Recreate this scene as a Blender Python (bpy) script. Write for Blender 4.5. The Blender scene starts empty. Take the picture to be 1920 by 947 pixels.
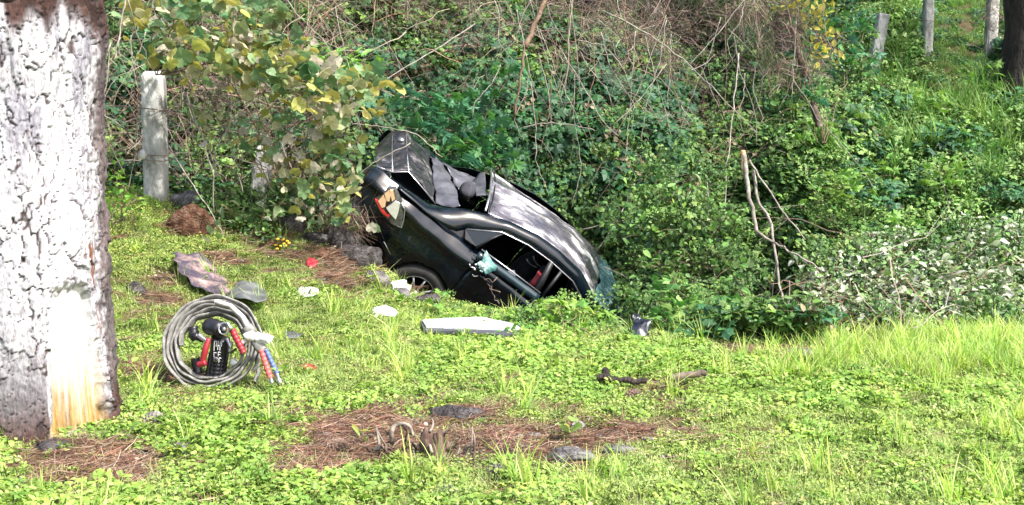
import bpy, math, random
import numpy as np
from mathutils import Vector, Matrix, Euler
random.seed(7); R = np.random.RandomState(11)
S = bpy.context.scene; COL = S.collection
# ------------------------------------------------------------------ camera, sky, sun, exposure
F = 2000.0; TH = math.atan(223.5/F); CAM = np.array([0, 0, 1.6])
cd = bpy.data.cameras.new('camera'); cam = bpy.data.objects.new('camera', cd); COL.objects.link(cam)
cam.location = CAM; cam.rotation_euler = (math.pi/2 - TH, 0, 0)
cd.sensor_width = 36; cd.lens = 36*F/1920; cd.clip_start = .05; cd.clip_end = 600; S.camera = cam
SUN_EL, SUN_AZ = math.radians(50), math.radians(128)      # azimuth clockwise from +Y: right and behind the camera
W = bpy.data.worlds.new('World'); S.world = W; W.use_nodes = True
nt = W.node_tree; bg = nt.nodes['Background']; sk = nt.nodes.new('ShaderNodeTexSky'); sk.sky_type = 'NISHITA'
sk.sun_disc = False; sk.dust_density = 3.5; sk.sun_elevation = SUN_EL; sk.sun_rotation = SUN_AZ
nt.links.new(sk.outputs[0], bg.inputs[0]); bg.inputs[1].default_value = .15
sl = bpy.data.lights.new('sun', 'SUN'); so = bpy.data.objects.new('sun', sl); COL.objects.link(so)
sl.energy = 3.6; sl.angle = math.radians(1.5); sl.color = (1, .965, .90)
sd = Vector((math.cos(SUN_EL)*math.sin(SUN_AZ), math.cos(SUN_EL)*math.cos(SUN_AZ), math.sin(SUN_EL)))
so.rotation_euler = sd.to_track_quat('Z', 'Y').to_euler()
S.view_settings.view_transform = 'Standard'; S.view_settings.look = 'None'; S.view_settings.gamma = 1
S.view_settings.exposure = 1.48
S.render.engine = 'CYCLES'; S.cycles.max_bounces = 6; S.cycles.transparent_max_bounces = 8; S.cycles.use_denoising = True

# ------------------------------------------------------------------ helpers
def ray(px, py):
    x = (px-960)/F; z = -(py-473.5)/F; c, s = math.cos(TH), math.sin(TH)
    return np.array([x, c+s*z, -s+c*z])
def at(px, py, d):
    r = ray(px, py); return CAM + r*d/r[1]
def proj(x, y, z):
    c, s = math.cos(TH), math.sin(TH); dz = z-1.6
    d = c*y - s*dz; v = s*y + c*dz
    return 960+F*x/d, 473.5-F*v/d
def sm(a, b, x):
    t = np.clip((np.asarray(x, float)-a)/(b-a), 0, 1); return t*t*(3-2*t)
_P = R.rand(256, 256)
def vn(x, y):                                            # value noise, 0..1
    x = np.asarray(x, float); y = np.asarray(y, float)
    i = np.floor(x).astype(int); j = np.floor(y).astype(int); u = x-i; v = y-j
    u = u*u*(3-2*u); v = v*v*(3-2*v)
    a = _P[i % 256, j % 256]; b = _P[(i+1) % 256, j % 256]; c = _P[i % 256, (j+1) % 256]; d = _P[(i+1) % 256, (j+1) % 256]
    return (a*(1-u)+b*u)*(1-v)+(c*(1-u)+d*u)*v
def fbm(x, y, o=4):
    r = 0; a = .5
    for k in range(o):
        r = r + a*vn(x*2**k+17*k, y*2**k+5*k); a *= .5
    return r/(1-.5**o)
def edge_y(x): return np.interp(x, [-3.2, -2, -.5, .2, 1, 2, 6], [10.9, 10.3, 9.4, 8.8, 8.3, 8.05, 8.0])
def H(x, y):
    x = np.asarray(x, float); y = np.asarray(y, float)
    s = (np.minimum(y, 10.3)-7)*.5 + (-np.clip(x, -6, 9)-1)*.5 - .8
    s = s-.40*sm(-1.9, -.8, x)
    z = .43*np.log1p(np.exp(s*5))/5
    z = z + .05*(fbm(x*1.2+3, y*1.2, 3)-.5) + .02*(vn(x*6, y*6)-.5)
    ye = edge_y(x)
    D = 2.35*sm(-2.2, .5, x)*(1-.72*sm(2.4, 4.6, x))
    z = z - D*sm(ye, ye+1.9, y)
    yb = np.interp(x, [-6, -3, -1.5, 0, 1.5, 2.6, 4, 6], [11.2, 11.4, 12.2, 12.6, 12.9, 12.8, 11, 10.3])
    h1 = np.interp(x, [-6, -2.2, -.5, 1.5, 3, 4.5], [.9, 1.0, 2.9, 3.3, 1.6, .3])
    sl_ = np.interp(x, [-6, 0, 2, 4.5], [.8, .8, .7, .5])
    b = h1*sm(yb, yb+1.4, y) + sl_*np.maximum(0, y-yb-.6) + .5*sm(0, 2, y-yb)*(fbm(x*.7, y*.7, 3)-.5)
    z = z + np.where(b > 5, 5+3*np.tanh((b-5)/6), b)
    return z
def hit(px, py):
    r = ray(px, py); d = np.arange(3, 60, .02); P = CAM[None]+r[None]*(d/r[1])[:, None]
    k = np.argmax(P[:, 2] <= H(P[:, 0], P[:, 1]))
    p = P[k]; return np.array([p[0], p[1], float(H(p[0], p[1]))])

def tag(o, label=None, cat=None, group=None, kind=None):
    for k, v in (('label', label), ('category', cat), ('group', group), ('kind', kind)):
        if v: o[k] = v
    return o
def empty(name, loc, label, cat, group=None):
    o = bpy.data.objects.new(name, None); COL.objects.link(o); o.location = loc; o.empty_display_size = .1
    return tag(o, label, cat, group)
def mk(name, v, f, m=None, smooth=False, cols=None):
    me = bpy.data.meshes.new(name); me.from_pydata([tuple(map(float, p)) for p in v], [], [tuple(map(int, q)) for q in f])
    if smooth: me.polygons.foreach_set('use_smooth', [True]*len(me.polygons))
    if m: me.materials.append(m)
    if cols is not None:
        a = me.color_attributes.new('Col', 'FLOAT_COLOR', 'POINT'); c = np.ones((len(v), 4), np.float32); c[:, :3] = cols
        a.data.foreach_set('color', c.ravel())
    me.update(); return me
def ob(name, me, parent=None, loc=None, rot=None, scale=None):
    o = bpy.data.objects.new(name, me); COL.objects.link(o)
    if parent: o.parent = parent
    if loc is not None: o.location = loc
    if rot is not None: o.rotation_euler = rot
    if scale is not None: o.scale = scale if hasattr(scale, '__len__') else (scale,)*3
    return o
class Acc:                                               # collects geometry for ONE mesh
    def __init__(s): s.v = []; s.f = []; s.c = []; s.n = 0
    def add(s, v, f, c=(1, 1, 1)):
        v = np.asarray(v, float); s.v.append(v); s.f += [tuple(i+s.n for i in q) for q in f]
        c = np.asarray(c, float); s.c.append(np.tile(c, (len(v), 1)) if c.ndim == 1 else c); s.n += len(v)
    def mesh(s, name, m, smooth=False): return mk(name, np.vstack(s.v), s.f, m, smooth, np.vstack(s.c))
def tube(pts, rad, n=6, cap=True):
    pts = np.asarray(pts, float); k = len(pts); rad = np.broadcast_to(rad, (k,)); v = []; f = []
    t = np.gradient(pts, axis=0); t /= np.linalg.norm(t, axis=1)[:, None]+1e-9
    ref = np.array([0, 0, 1.]) if abs(t[0][2]) < .9 else np.array([1., 0, 0])
    a = np.cross(t[0], ref); a /= np.linalg.norm(a)
    for i in range(k):
        a = a - t[i]*(a@t[i]); a /= np.linalg.norm(a)+1e-9; b = np.cross(t[i], a)
        for j in range(n):
            th = 2*math.pi*j/n; v.append(pts[i]+rad[i]*(math.cos(th)*a+math.sin(th)*b))
    for i in range(k-1):
        for j in range(n):
            f.append((i*n+j, i*n+(j+1) % n, (i+1)*n+(j+1) % n, (i+1)*n+j))
    if cap and n > 3: f.append(tuple(range(n))[::-1]); f.append(tuple((k-1)*n+j for j in range(n)))
    return np.array(v), f
def curve(a, b, n=8, sag=0, jit=0, rs=R):
    a = np.asarray(a, float); b = np.asarray(b, float); t = np.linspace(0, 1, n)[:, None]
    p = a+(b-a)*t; p[:, 2] += (sag*4*t*(1-t))[:, 0]
    if jit: p[1:-1] += rs.normal(0, jit, (n-2, 3))
    return p
def grid(P, flip=False):                                 # P[i][j] points -> verts, quads
    P = np.asarray(P, float); a, b = P.shape[:2]; f = []
    for i in range(a-1):
        for j in range(b-1):
            q = (i*b+j, (i+1)*b+j, (i+1)*b+j+1, i*b+j+1); f.append(q[::-1] if flip else q)
    return P.reshape(-1, 3), f
def rocky(seed, sx, sy, sz, rough=.16, sub=3):
    import bmesh
    bm = bmesh.new(); bmesh.ops.create_icosphere(bm, subdivisions=sub, radius=1)
    rs = np.random.RandomState(seed); v = np.array([p.co[:] for p in bm.verts])
    pl = rs.normal(size=(9, 3)); pl /= np.linalg.norm(pl, axis=1)[:, None]; h = rs.uniform(.62, .95, 9)
    for n_, d in zip(pl, h):
        e = v@n_-d; v -= np.where(e > 0, e*.85, 0)[:, None]*n_
    k = 1+rough*(fbm(v[:, 0]*2+seed, v[:, 1]*2+v[:, 2]*1.7, 4)-.5)*2
    v = v*k[:, None]*np.array([sx, sy, sz]); f = [[p.index for p in q.verts] for q in bm.faces]; bm.free(); return v, f

# ------------------------------------------------------------------ materials
def nodes(name):
    m = bpy.data.materials.new(name); m.use_nodes = True; t = m.node_tree; return m, t, t.nodes['Principled BSDF']
def N(t, kind, **kw):
    n = t.nodes.new(kind)
    for k, v in kw.items():
        if k.startswith('i_'): n.inputs[int(k[2:]) if k[2:].isdigit() else k[2:]].default_value = v
        else: setattr(n, k, v)
    return n
def ramp(t, stops):
    n = t.nodes.new('ShaderNodeValToRGB'); e = n.color_ramp.elements
    while len(e) < len(stops): e.new(.5)
    for k, (p, c) in zip(e, stops): k.position = p; k.color = (*c, 1)
    return n
def pmat(name, stops, scale=4, rough=.7, bump=.3, dist=.02, metal=0, coat=0, spec=.4, stretch=(1, 1, 1), rvar=0, bscale=None):
    m, t, b = nodes(name); L = t.links.new
    co = N(t, 'ShaderNodeTexCoord'); mp = N(t, 'ShaderNodeMapping'); mp.inputs['Scale'].default_value = stretch
    nz = N(t, 'ShaderNodeTexNoise'); nz.inputs['Scale'].default_value = scale; nz.inputs['Detail'].default_value = 7; nz.inputs['Roughness'].default_value = .65
    L(co.outputs['Object'], mp.inputs[0]); L(mp.outputs[0], nz.inputs[0])
    r = ramp(t, stops); L(nz.outputs[0], r.inputs[0]); L(r.outputs[0], b.inputs['Base Color'])
    b.inputs['Roughness'].default_value = rough; b.inputs['Metallic'].default_value = metal
    b.inputs['Coat Weight'].default_value = coat; b.inputs['Coat Roughness'].default_value = .06; b.inputs['Specular IOR Level'].default_value = spec
    if rvar:
        mr = N(t, 'ShaderNodeMapRange'); mr.inputs[1].default_value = .35; mr.inputs[2].default_value = .65; mr.inputs[3].default_value = rough; mr.inputs[4].default_value = rough+rvar
        L(nz.outputs[0], mr.inputs[0]); L(mr.outputs[0], b.inputs['Roughness'])
    if bump:
        n2 = N(t, 'ShaderNodeTexNoise'); n2.inputs['Scale'].default_value = bscale or scale*4; n2.inputs['Detail'].default_value = 6
        L(mp.outputs[0], n2.inputs[0])
        bp = N(t, 'ShaderNodeBump'); bp.inputs['Strength'].default_value = bump; bp.inputs['Distance'].default_value = dist
        L(n2.outputs[0], bp.inputs['Height']); L(bp.outputs[0], b.inputs['Normal'])
    return m
def leafmat(name, trans=.35, rough=.5, tintamt=.5, gain=1.0, spec=.35):
    m, t, b = nodes(name); L = t.links.new
    at_ = N(t, 'ShaderNodeAttribute', attribute_name='Col'); it = N(t, 'ShaderNodeAttribute', attribute_name='tint', attribute_type='INSTANCER')
    geo = N(t, 'ShaderNodeNewGeometry'); nz = N(t, 'ShaderNodeTexNoise'); nz.inputs['Scale'].default_value = 1.7; nz.inputs['Detail'].default_value = 3
    L(geo.outputs['Position'], nz.inputs[0])
    hs = N(t, 'ShaderNodeHueSaturation')
    a = N(t, 'ShaderNodeMath', operation='MULTIPLY_ADD'); L(it.outputs['Fac'], a.inputs[0]); a.inputs[1].default_value = .05*tintamt; a.inputs[2].default_value = .5
    L(a.outputs[0], hs.inputs['Hue'])
    v1 = N(t, 'ShaderNodeMath', operation='MULTIPLY_ADD'); L(nz.outputs[0], v1.inputs[0]); v1.inputs[1].default_value = .9; v1.inputs[2].default_value = .55*gain
    v2 = N(t, 'ShaderNodeMath', operation='MULTIPLY_ADD'); L(it.outputs['Fac'], v2.inputs[0]); v2.inputs[1].default_value = -.35*tintamt; L(v1.outputs[0], v2.inputs[2])
    L(v2.outputs[0], hs.inputs['Value']); L(at_.outputs['Color'], hs.inputs['Color'])
    L(hs.outputs[0], b.inputs['Base Color']); b.inputs['Roughness'].default_value = rough; b.inputs['Specular IOR Level'].default_value = spec
    tr = N(t, 'ShaderNodeBsdfTranslucent'); hv = N(t, 'ShaderNodeHueSaturation'); hv.inputs['Value'].default_value = 1.25; hv.inputs['Saturation'].default_value = 1.1
    L(hs.outputs[0], hv.inputs['Color']); L(hv.outputs[0], tr.inputs[0])
    mx = N(t, 'ShaderNodeMixShader'); mx.inputs[0].default_value = trans; L(b.outputs[0], mx.inputs[1]); L(tr.outputs[0], mx.inputs[2])
    L(mx.outputs[0], t.nodes['Material Output'].inputs[0]); return m
LEAF = leafmat('leaf_green'); LAWN = leafmat('lawn_green', .45, .6, .5, 1.45, .2); PALE = leafmat('leaf_pale', .2, .5, .3, 1.1, .3)
TWIG = leafmat('dry_twig', .0, .8, .3); NEEDLE = leafmat('dry_needle', .1, .7, .5)
SOIL = None
def soilmat():
    m, t, b = nodes('soil'); L = t.links.new
    geo = N(t, 'ShaderNodeNewGeometry'); nz = N(t, 'ShaderNodeTexNoise'); nz.inputs['Scale'].default_value = 9; nz.inputs['Detail'].default_value = 9; nz.inputs['Roughness'].default_value = .7
    L(geo.outputs['Position'], nz.inputs[0])
    r = ramp(t, [(.3, (.03, .02, .013)), (.5, (.075, .048, .03)), (.62, (.06, .07, .02)), (.75, (.15, .11, .075))]); L(nz.outputs[0], r.inputs[0])
    at_ = N(t, 'ShaderNodeAttribute', attribute_name='Col'); mx = N(t, 'ShaderNodeMix', data_type='RGBA', blend_type='MIX')
    sp = N(t, 'ShaderNodeSeparateColor'); L(at_.outputs['Color'], sp.inputs[0])
    r2 = ramp(t, [(.3, (.05, .08, .012)), (.7, (.13, .16, .03))]); L(nz.outputs[0], r2.inputs[0])
    L(sp.outputs[1], mx.inputs[0]); L(r.outputs[0], mx.inputs[6]); L(r2.outputs[0], mx.inputs[7]); L(mx.outputs[2], b.inputs['Base Color'])
    b.inputs['Roughness'].default_value = .95; b.inputs['Specular IOR Level'].default_value = .15
    bp = N(t, 'ShaderNodeBump'); bp.inputs['Strength'].default_value = .8; bp.inputs['Distance'].default_value = .03; L(nz.outputs[0], bp.inputs['Height']); L(bp.outputs[0], b.inputs['Normal'])
    return m
SOIL = soilmat()
PAINT = pmat('black_paint', [(.4, (.0015, .003, .006)), (.7, (.003, .007, .012))], 3, .2, .10, .01, 0, 1, .2, rvar=.12, bscale=5)
PAINT.node_tree.nodes['Principled BSDF'].inputs['Coat IOR'].default_value = 1.38; PAINT.node_tree.nodes['Principled BSDF'].inputs['Coat Roughness'].default_value = .04
ROOFM = pmat('dusty_roof_sky_dapples', [(.38, (.06, .056, .072)), (.47, (.13, .12, .145)), (.53, (.30, .29, .31)), (.58, (.78, .77, .77))], 2.4, .16, .25, .015, .25, .6, .6, rvar=.2, bscale=8, stretch=(.8, 1.5, 1))  # dusty paint; its white patches are sky reflections put into the colour
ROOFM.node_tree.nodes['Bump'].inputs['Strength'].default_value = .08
BLACK = pmat('black_plastic', [(.3, (.006, .006, .007)), (.7, (.016, .016, .018))], 20, .5, .1, .004)
RUBBER = pmat('tyre_rubber', [(.3, (.012, .012, .012)), (.7, (.03, .028, .026))], 15, .8, .3, .004)
ALLOY = pmat('alloy_rim', [(.3, (.35, .35, .36)), (.7, (.6, .6, .6))], 12, .3, 0, metal=.8)
STEEL = pmat('bare_metal', [(.3, (.3, .3, .32)), (.7, (.65, .65, .66))], 12, .3, .1, .003, metal=.85)
GREYM = pmat('crumpled_grey_sheet', [(.3, (.05, .05, .062)), (.7, (.15, .15, .175))], 6, .35, .3, .01, metal=.3)
CLOTH = pmat('seat_cloth', [(.3, (.02, .02, .025)), (.7, (.05, .05, .06))], 30, .9, .2, .004)
CONC = pmat('concrete', [(.32, (.10, .10, .085)), (.45, (.27, .265, .245)), (.55, (.40, .39, .37)), (.68, (.55, .54, .52))], 7, .95, .9, .02, stretch=(1, 1, .5))
ROCKG = pmat('grey_rock', [(.3, (.045, .042, .042)), (.5, (.11, .10, .10)), (.68, (.25, .24, .235))], 14, .95, 1, .03, spec=.15)
ROCKB = pmat('brown_rock', [(.3, (.035, .018, .012)), (.5, (.095, .045, .028)), (.7, (.18, .12, .085))], 14, .95, 1, .03, spec=.15)
ROCKD = pmat('dark_rock', [(.3, (.02, .018, .018)), (.5, (.052, .046, .046)), (.68, (.13, .12, .115))], 14, .95, 1, .03, spec=.15)
BARKD = pmat('dark_bark', [(.35, (.010, .008, .007)), (.5, (.035, .025, .021)), (.7, (.09, .07, .06))], 6, .95, 1, .04, stretch=(2, 2, .5))
WOODD = pmat('weathered_wood', [(.3, (.03, .022, .017)), (.5, (.09, .065, .05)), (.7, (.2, .165, .135))], 8, .9, .6, .01, stretch=(1, 1, 1))
def glassmat(name, col, a, rough=.1):
    m, t, b = nodes(name); L = t.links.new
    b.inputs['Base Color'].default_value = (*col, 1); b.inputs['Roughness'].default_value = rough; b.inputs['Alpha'].default_value = a
    return m
GREENG = pmat('shattered_glass', [(.35, (.03, .10, .10)), (.5, (.10, .24, .225)), (.65, (.42, .55, .53))], 9, .2, .5, .01, spec=.6, bscale=70)
DGLASS = glassmat('dark_tinted_glass', (.01, .012, .014), .85, .04)

# ------------------------------------------------------------------ ground
def lin(a, b, s): return list(np.arange(a, b, s))
gx = np.array([-60, -45, -32, -22, -15, -11, -9]+lin(-7.5, 9, .07)+[9.4, 10, 11, 12.5, 15, 20, 30, 45, 60])
gy = np.array([-40, -25, -14, -8, -4, -1, 1, 2.2, 3]+lin(3.3, 20, .07)+[20.5, 21, 22, 23.5, 25, 28, 32, 38, 46, 60, 90, 140])
X, Y = np.meshgrid(gx, gy, indexing='ij'); Z = H(X, Y)
v, f = grid(np.dstack([X, Y, Z]))
gc = np.zeros((len(v), 3)); gc[:, 1] = .85*(fbm(v[:, 0]*2, v[:, 1]*2, 3) > .45)*(v[:, 1] < edge_y(v[:, 0]))
g = ob('ground', mk('ground', v, f, SOIL, True, gc)); tag(g, kind='structure')

# ------------------------------------------------------------------ leaf shapes
def leaf_shape(kind, size, fold=.25, curl=.3):
    """leaf lying along +Y from the origin, normal +Z; returns verts, faces"""
    if kind == 'ovate': prof = [(0, .0), (.22, .26), (.5, .30), (.78, .18), (1, 0)]
    elif kind == 'lance': prof = [(0, 0), (.25, .12), (.6, .13), (1, 0)]
    elif kind == 'round': prof = [(0, .12), (.25, .42), (.6, .42), (.88, .2), (1, 0)]
    if kind in ('ovate', 'lance', 'round'):
        v = []; f = []
        for y, w in prof:
            z = -curl*y*y*size*.5
            v += [(-w*size, y*size, z+fold*w*size), (0, y*size, z), (w*size, y*size, z+fold*w*size)]
        for i in range(len(prof)-1):
            a = 3*i; f += [(a, a+1, a+4, a+3), (a+1, a+2, a+5, a+4)]
        return np.array(v), f
    if kind == 'lobed':
        pr = [(0, .05), (-.28, -.12), (-.5, .12), (-.38, .28), (-.62, .55), (-.34, .56), (-.2, .72), (0, 1.05), (.2, .72), (.34, .56), (.62, .55), (.38, .28), (.5, .12), (.28, -.12)]
    elif kind == 'maple':
        pr = [(0, .1), (-.3, -.1), (-.24, .12), (-.62, .14), (-.34, .34), (-.55, .72), (-.2, .58), (0, 1.05), (.2, .58), (.55, .72), (.34, .34), (.62, .14), (.24, .12), (.3, -.1)]
    else:  # grape: broad, five shallow points
        pr = [(0, .04), (-.25, -.14), (-.5, .0), (-.58, .3), (-.5, .52), (-.42, .72), (-.2, .8), (0, 1.0), (.2, .8), (.42, .72), (.5, .52), (.58, .3), (.5, 0), (.25, -.14)]
    v = [(0, .38*size, 0)]
    for x, y in pr: v.append((x*size, y*size, (-abs(x)*fold - curl*y*y*.35 + .05*math.sin(9*x+5*y))*size))
    n = len(pr); f = [(0, 1+(i+1) % n, 1+i) for i in range(n)]
    return np.array(v), f
def orient(v, az, pitch, roll, pos, s=1):
    M = Matrix.Rotation(az, 3, 'Z') @ Matrix.Rotation(pitch, 3, 'X') @ Matrix.Rotation(roll, 3, 'Y')
    return (v*s) @ np.array(M).T + np.asarray(pos)
def jit(c, a, rs): return np.clip(np.array(c)*(1+rs.uniform(-a, a))*(1+rs.uniform(-a, a, 3)*.35), 0, 1)

def herb_clump(seed, n, rad, h, kinds, size, cols, m, name, stems=True, pitch=(-.5, .6), kj=.25):
    rs = np.random.RandomState(seed); A = Acc()
    for i in range(n):
        a = rs.uniform(0, 6.283); r = rad*math.sqrt(rs.rand()); z = h*(.25+.75*rs.rand())*(1-.4*(r/rad)**2)
        p = np.array([r*math.cos(a), r*math.sin(a), z]); kd = kinds[rs.randint(len(kinds))]
        v, f = leaf_shape(kd, size*rs.uniform(.6, 1.3), rs.uniform(.1, .5), rs.uniform(0, .7))
        A.add(orient(v, rs.uniform(0, 6.283), rs.uniform(*pitch), rs.uniform(-.5, .5), p), f, jit(cols[rs.randint(len(cols))], kj, rs))
        if stems and i % 3 == 0:
            b = np.array([p[0]*.4, p[1]*.4, -.04]); tv, tf = tube(curve(b, p, 4, 0, .004, rs), [.0025*size/.03+.001]*4, 3, False)
            A.add(tv, tf, jit((.09, .13, .03), .3, rs))
    return A.mesh(name, m)
def grass_clump(seed, n, rad, h, w, cols, m, name, lean=.5):
    rs = np.random.RandomState(seed); A = Acc()
    for i in range(n):
        a = rs.uniform(0, 6.283); r = rad*rs.rand(); p = np.array([r*math.cos(a), r*math.sin(a), -.02]); hh = h*rs.uniform(.45, 1.1)
        d = rs.uniform(0, 6.283); dr = np.array([math.cos(d), math.sin(d), 0]); sd_ = np.array([-dr[1], dr[0], 0]); ln = rs.uniform(.1, lean)
        v = []; K = 4
        for k in range(K+1):
            t = k/K; c = p+np.array([0, 0, hh*(t-.25*ln*t*t)])+dr*hh*ln*t*t; ww = w*(1-t**1.6)*.5+.0004
            v += [c-sd_*ww, c+sd_*ww]
        A.add(v, [(2*k, 2*k+1, 2*k+3, 2*k+2) for k in range(K)], jit(cols[rs.randint(len(cols))], .25, rs))
    return A.mesh(name, m)
def twig_tangle(seed, n, L, r, cols, name, down=.0, box=(1, 1, 1)):
    rs = np.random.RandomState(seed); A = Acc()
    for i in range(n):
        p = rs.uniform(-.5, .5, 3)*np.array(box); d = rs.normal(size=3); d[2] = d[2]*(.6+down)-down*1.2; d /= np.linalg.norm(d)
        pts = [p]; q = L*rs.uniform(.35, 1)/7
        for k in range(7):
            d = d+rs.normal(0, .22, 3); d[2] -= .06; d /= np.linalg.norm(d); pts.append(pts[-1]+d*q)
        rr = r*rs.uniform(.4, 1.3); c = jit(cols[rs.randint(len(cols))], .3, rs)
        v, f = tube(pts, np.linspace(rr, rr*.35, 8), 3, False); A.add(v, f, c)
        for b in range(2):
            k = rs.randint(2, 7); dd = d+rs.normal(0, .8, 3); dd /= np.linalg.norm(dd); e = pts[k]+dd*q*3
            v, f = tube(curve(pts[k], e, 4, 0, .01, rs), np.linspace(rr*.5, rr*.2, 4), 3, False); A.add(v, f, c)
    return A.mesh(name, TWIG)
def needle_clump(seed, n, rad, L, name):
    rs = np.random.RandomState(seed); A = Acc()
    cols = [(.22, .10, .065), (.16, .07, .05), (.29, .16, .11), (.10, .05, .04), (.37, .27, .20)]
    for i in range(n):
        a = rs.uniform(0, 6.283); r = rad*math.sqrt(rs.rand()); p = np.array([r*math.cos(a), r*math.sin(a), rs.uniform(.002, .03)])
        d0 = rs.uniform(0, 6.283); d = np.array([math.cos(d0), math.sin(d0), rs.uniform(-.12, .2)])*L*rs.uniform(.4, 1)
        v, f = tube([p, p+d*.5+rs.normal(0, .006, 3), p+d], [.0016, .0016, .0008], 3, False); A.add(v, f, jit(cols[rs.randint(5)], .3, rs))
    return A.mesh(name, NEEDLE)

def scatter(name, protos, P, rot, scl, idx, tint, label=None, parent=None):
    me = bpy.data.meshes.new(name); P = np.asarray(P, np.float32); me.vertices.add(len(P)); me.vertices.foreach_set('co', P.ravel())
    for nm, ty, ar in (('rot', 'FLOAT_VECTOR', rot), ('scl', 'FLOAT', scl), ('pick', 'INT', idx), ('tint', 'FLOAT', tint)):
        a = me.attributes.new(nm, ty, 'POINT'); ar = np.asarray(ar, np.int32 if ty == 'INT' else np.float32)
        a.data.foreach_set('vector' if ty == 'FLOAT_VECTOR' else 'value', ar.ravel())
    o = ob(name, me, parent)
    pc = bpy.data.collections.new(name+'_pieces')
    for k, p in enumerate(protos): pc.objects.link(bpy.data.objects.new('%s_piece_%02d' % (name, k), p))
    ng = bpy.data.node_groups.new(name+'_spread', 'GeometryNodeTree')
    ng.interface.new_socket('Geometry', in_out='INPUT', socket_type='NodeSocketGeometry'); ng.interface.new_socket('Geometry', in_out='OUTPUT', socket_type='NodeSocketGeometry')
    gi = ng.nodes.new('NodeGroupInput'); go = ng.nodes.new('NodeGroupOutput'); ip = ng.nodes.new('GeometryNodeInstanceOnPoints')
    ci = ng.nodes.new('GeometryNodeCollectionInfo'); ci.inputs['Collection'].default_value = pc; ci.inputs['Separate Children'].default_value = True; ci.inputs['Reset Children'].default_value = True
    def na(n, t): q = ng.nodes.new('GeometryNodeInputNamedAttribute'); q.data_type = t; q.inputs[0].default_value = n; return q.outputs[0]
    L = ng.links.new; L(gi.outputs[0], ip.inputs['Points']); L(ci.outputs[0], ip.inputs['Instance']); ip.inputs['Pick Instance'].default_value = True
    L(na('pick', 'INT'), ip.inputs['Instance Index'])
    er = ng.nodes.new('FunctionNodeEulerToRotation'); L(na('rot', 'FLOAT_VECTOR'), er.inputs[0]); L(er.outputs[0], ip.inputs['Rotation'])
    L(na('scl', 'FLOAT'), ip.inputs['Scale']); L(ip.outputs[0], go.inputs[0])
    md = o.modifiers.new('spread', 'NODES'); md.node_group = ng
    return tag(o, label, None, None, 'stuff')
def rnd_rot(n, tilt=.25):
    r = np.zeros((n, 3)); r[:, 2] = R.uniform(0, 6.283, n); r[:, 0] = R.normal(0, tilt, n); r[:, 1] = R.normal(0, tilt, n); return r

# ------------------------------------------------------------------ bare patches (needles, soil), as seen and shared by the scatterers
def bare(x, y):
    px, py = proj(x, y, H(x, y)); n = fbm(x*2.3+9, y*3.1, 4)
    def el(cx, cy, rx, ry): return 1-np.sqrt(((px-cx)/rx)**2+((py-cy)/ry)**2)
    b = np.maximum.reduce([el(760, 838, 340, 78), el(1000, 850, 270, 70), el(210, 865, 190, 66), el(1250, 815, 80, 20)*.8, el(460, 785, 170, 26), el(268, 690, 75, 30), el(270, 545, 60, 30)*.3,
                           el(640, 500, 110, 50)*.6, el(1430, 668, 150, 20)*.7, el(420, 470, 80, 40)*.25, el(1230, 735, 110, 16)*.7])
    return np.clip((b+(n-.5)*2.0+(fbm(x*7, y*9, 3)-.5)*1.0)*2.2-.05, 0, 1)
# ------------------------------------------------------------------ lawn
YG = [(.30, .37, .10), (.35, .42, .12), (.24, .32, .08), (.40, .44, .18), (.31, .37, .11)]
MG = [(.11, .20, .045), (.16, .26, .055), (.08, .16, .04), (.21, .30, .08)]
DG = [(.055, .12, .03), (.095, .175, .05), (.06, .12, .05), (.13, .21, .065)]
YY = [(.42, .43, .11), (.36, .41, .11), (.48, .44, .18), (.24, .32, .08)]
STRAW = [(.42, .40, .20), (.34, .30, .15), (.52, .50, .32)]
lawn = [herb_clump(k, 230, .13, .045, ['ovate', 'lance', 'maple', 'lance'], .0145, YG, LAWN, 'weed_%d' % k) for k in range(4)] + \
       [herb_clump(k, 110, .12, .07, ['maple', 'ovate', 'lobed'], .026, [(.25, .34, .07), (.31, .40, .09), (.19, .28, .055), (.36, .42, .14), (.26, .35, .09)], LAWN, 'weed_%d' % k) for k in range(4, 7)] + \
       [herb_clump(k, 120, .12, .06, ['lance', 'ovate'], .020, YY+YG, LAWN, 'weed_%d' % k) for k in range(7, 9)]
NL = len(lawn)
grass = [grass_clump(k, 60, .09, .085, .0035, YG+[(.42, .45, .2), (.5, .5, .28)], LAWN, 'grass_%d' % k, .9) for k in range(3)] + \
        [grass_clump(k, 30, .06, .26, .008, [(.29, .40, .07), (.38, .46, .11), (.22, .33, .05), (.45, .48, .2)], LAWN, 'grass_%d' % k, .9) for k in range(3, 6)] + \
        [grass_clump(6, 24, .07, .10, .004, STRAW, LAWN, 'grass_6', 1.4), grass_clump(7, 14, .05, .1, .01, YG, LAWN, 'grass_7', 1.5)]
def lawn_pts(n, extra=0):
    y = R.uniform(3.3, 10.9, n*3); x = R.uniform(-1, 1, n*3)*(.58*y+.6)
    w = (y < edge_y(x)+.15+extra) & (R.rand(n*3) < y/10.9); x, y = x[w][:n], y[w][:n]
    return x, y
x, y = lawn_pts(15000); b = bare(x, y); px, py = proj(x, y, H(x, y))
big = fbm(x*1.1, y*1.1, 3)
keep = R.rand(len(x)) > b*.97; x, y, b, px, py, big = [q[keep] for q in (x, y, b, px, py, big)]
P = np.c_[x, y, H(x, y)-.005]
idx = np.where(R.rand(len(x)) < np.clip((big-.38)*2.4+.45*(1-sm(500, 1100, px))*sm(700, 880, py)+.3*np.exp(-((px-900)/500)**2-((py-790)/60)**2), .05, .85), R.randint(4, 7, len(x)), R.randint(0, 4, len(x)))
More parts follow.
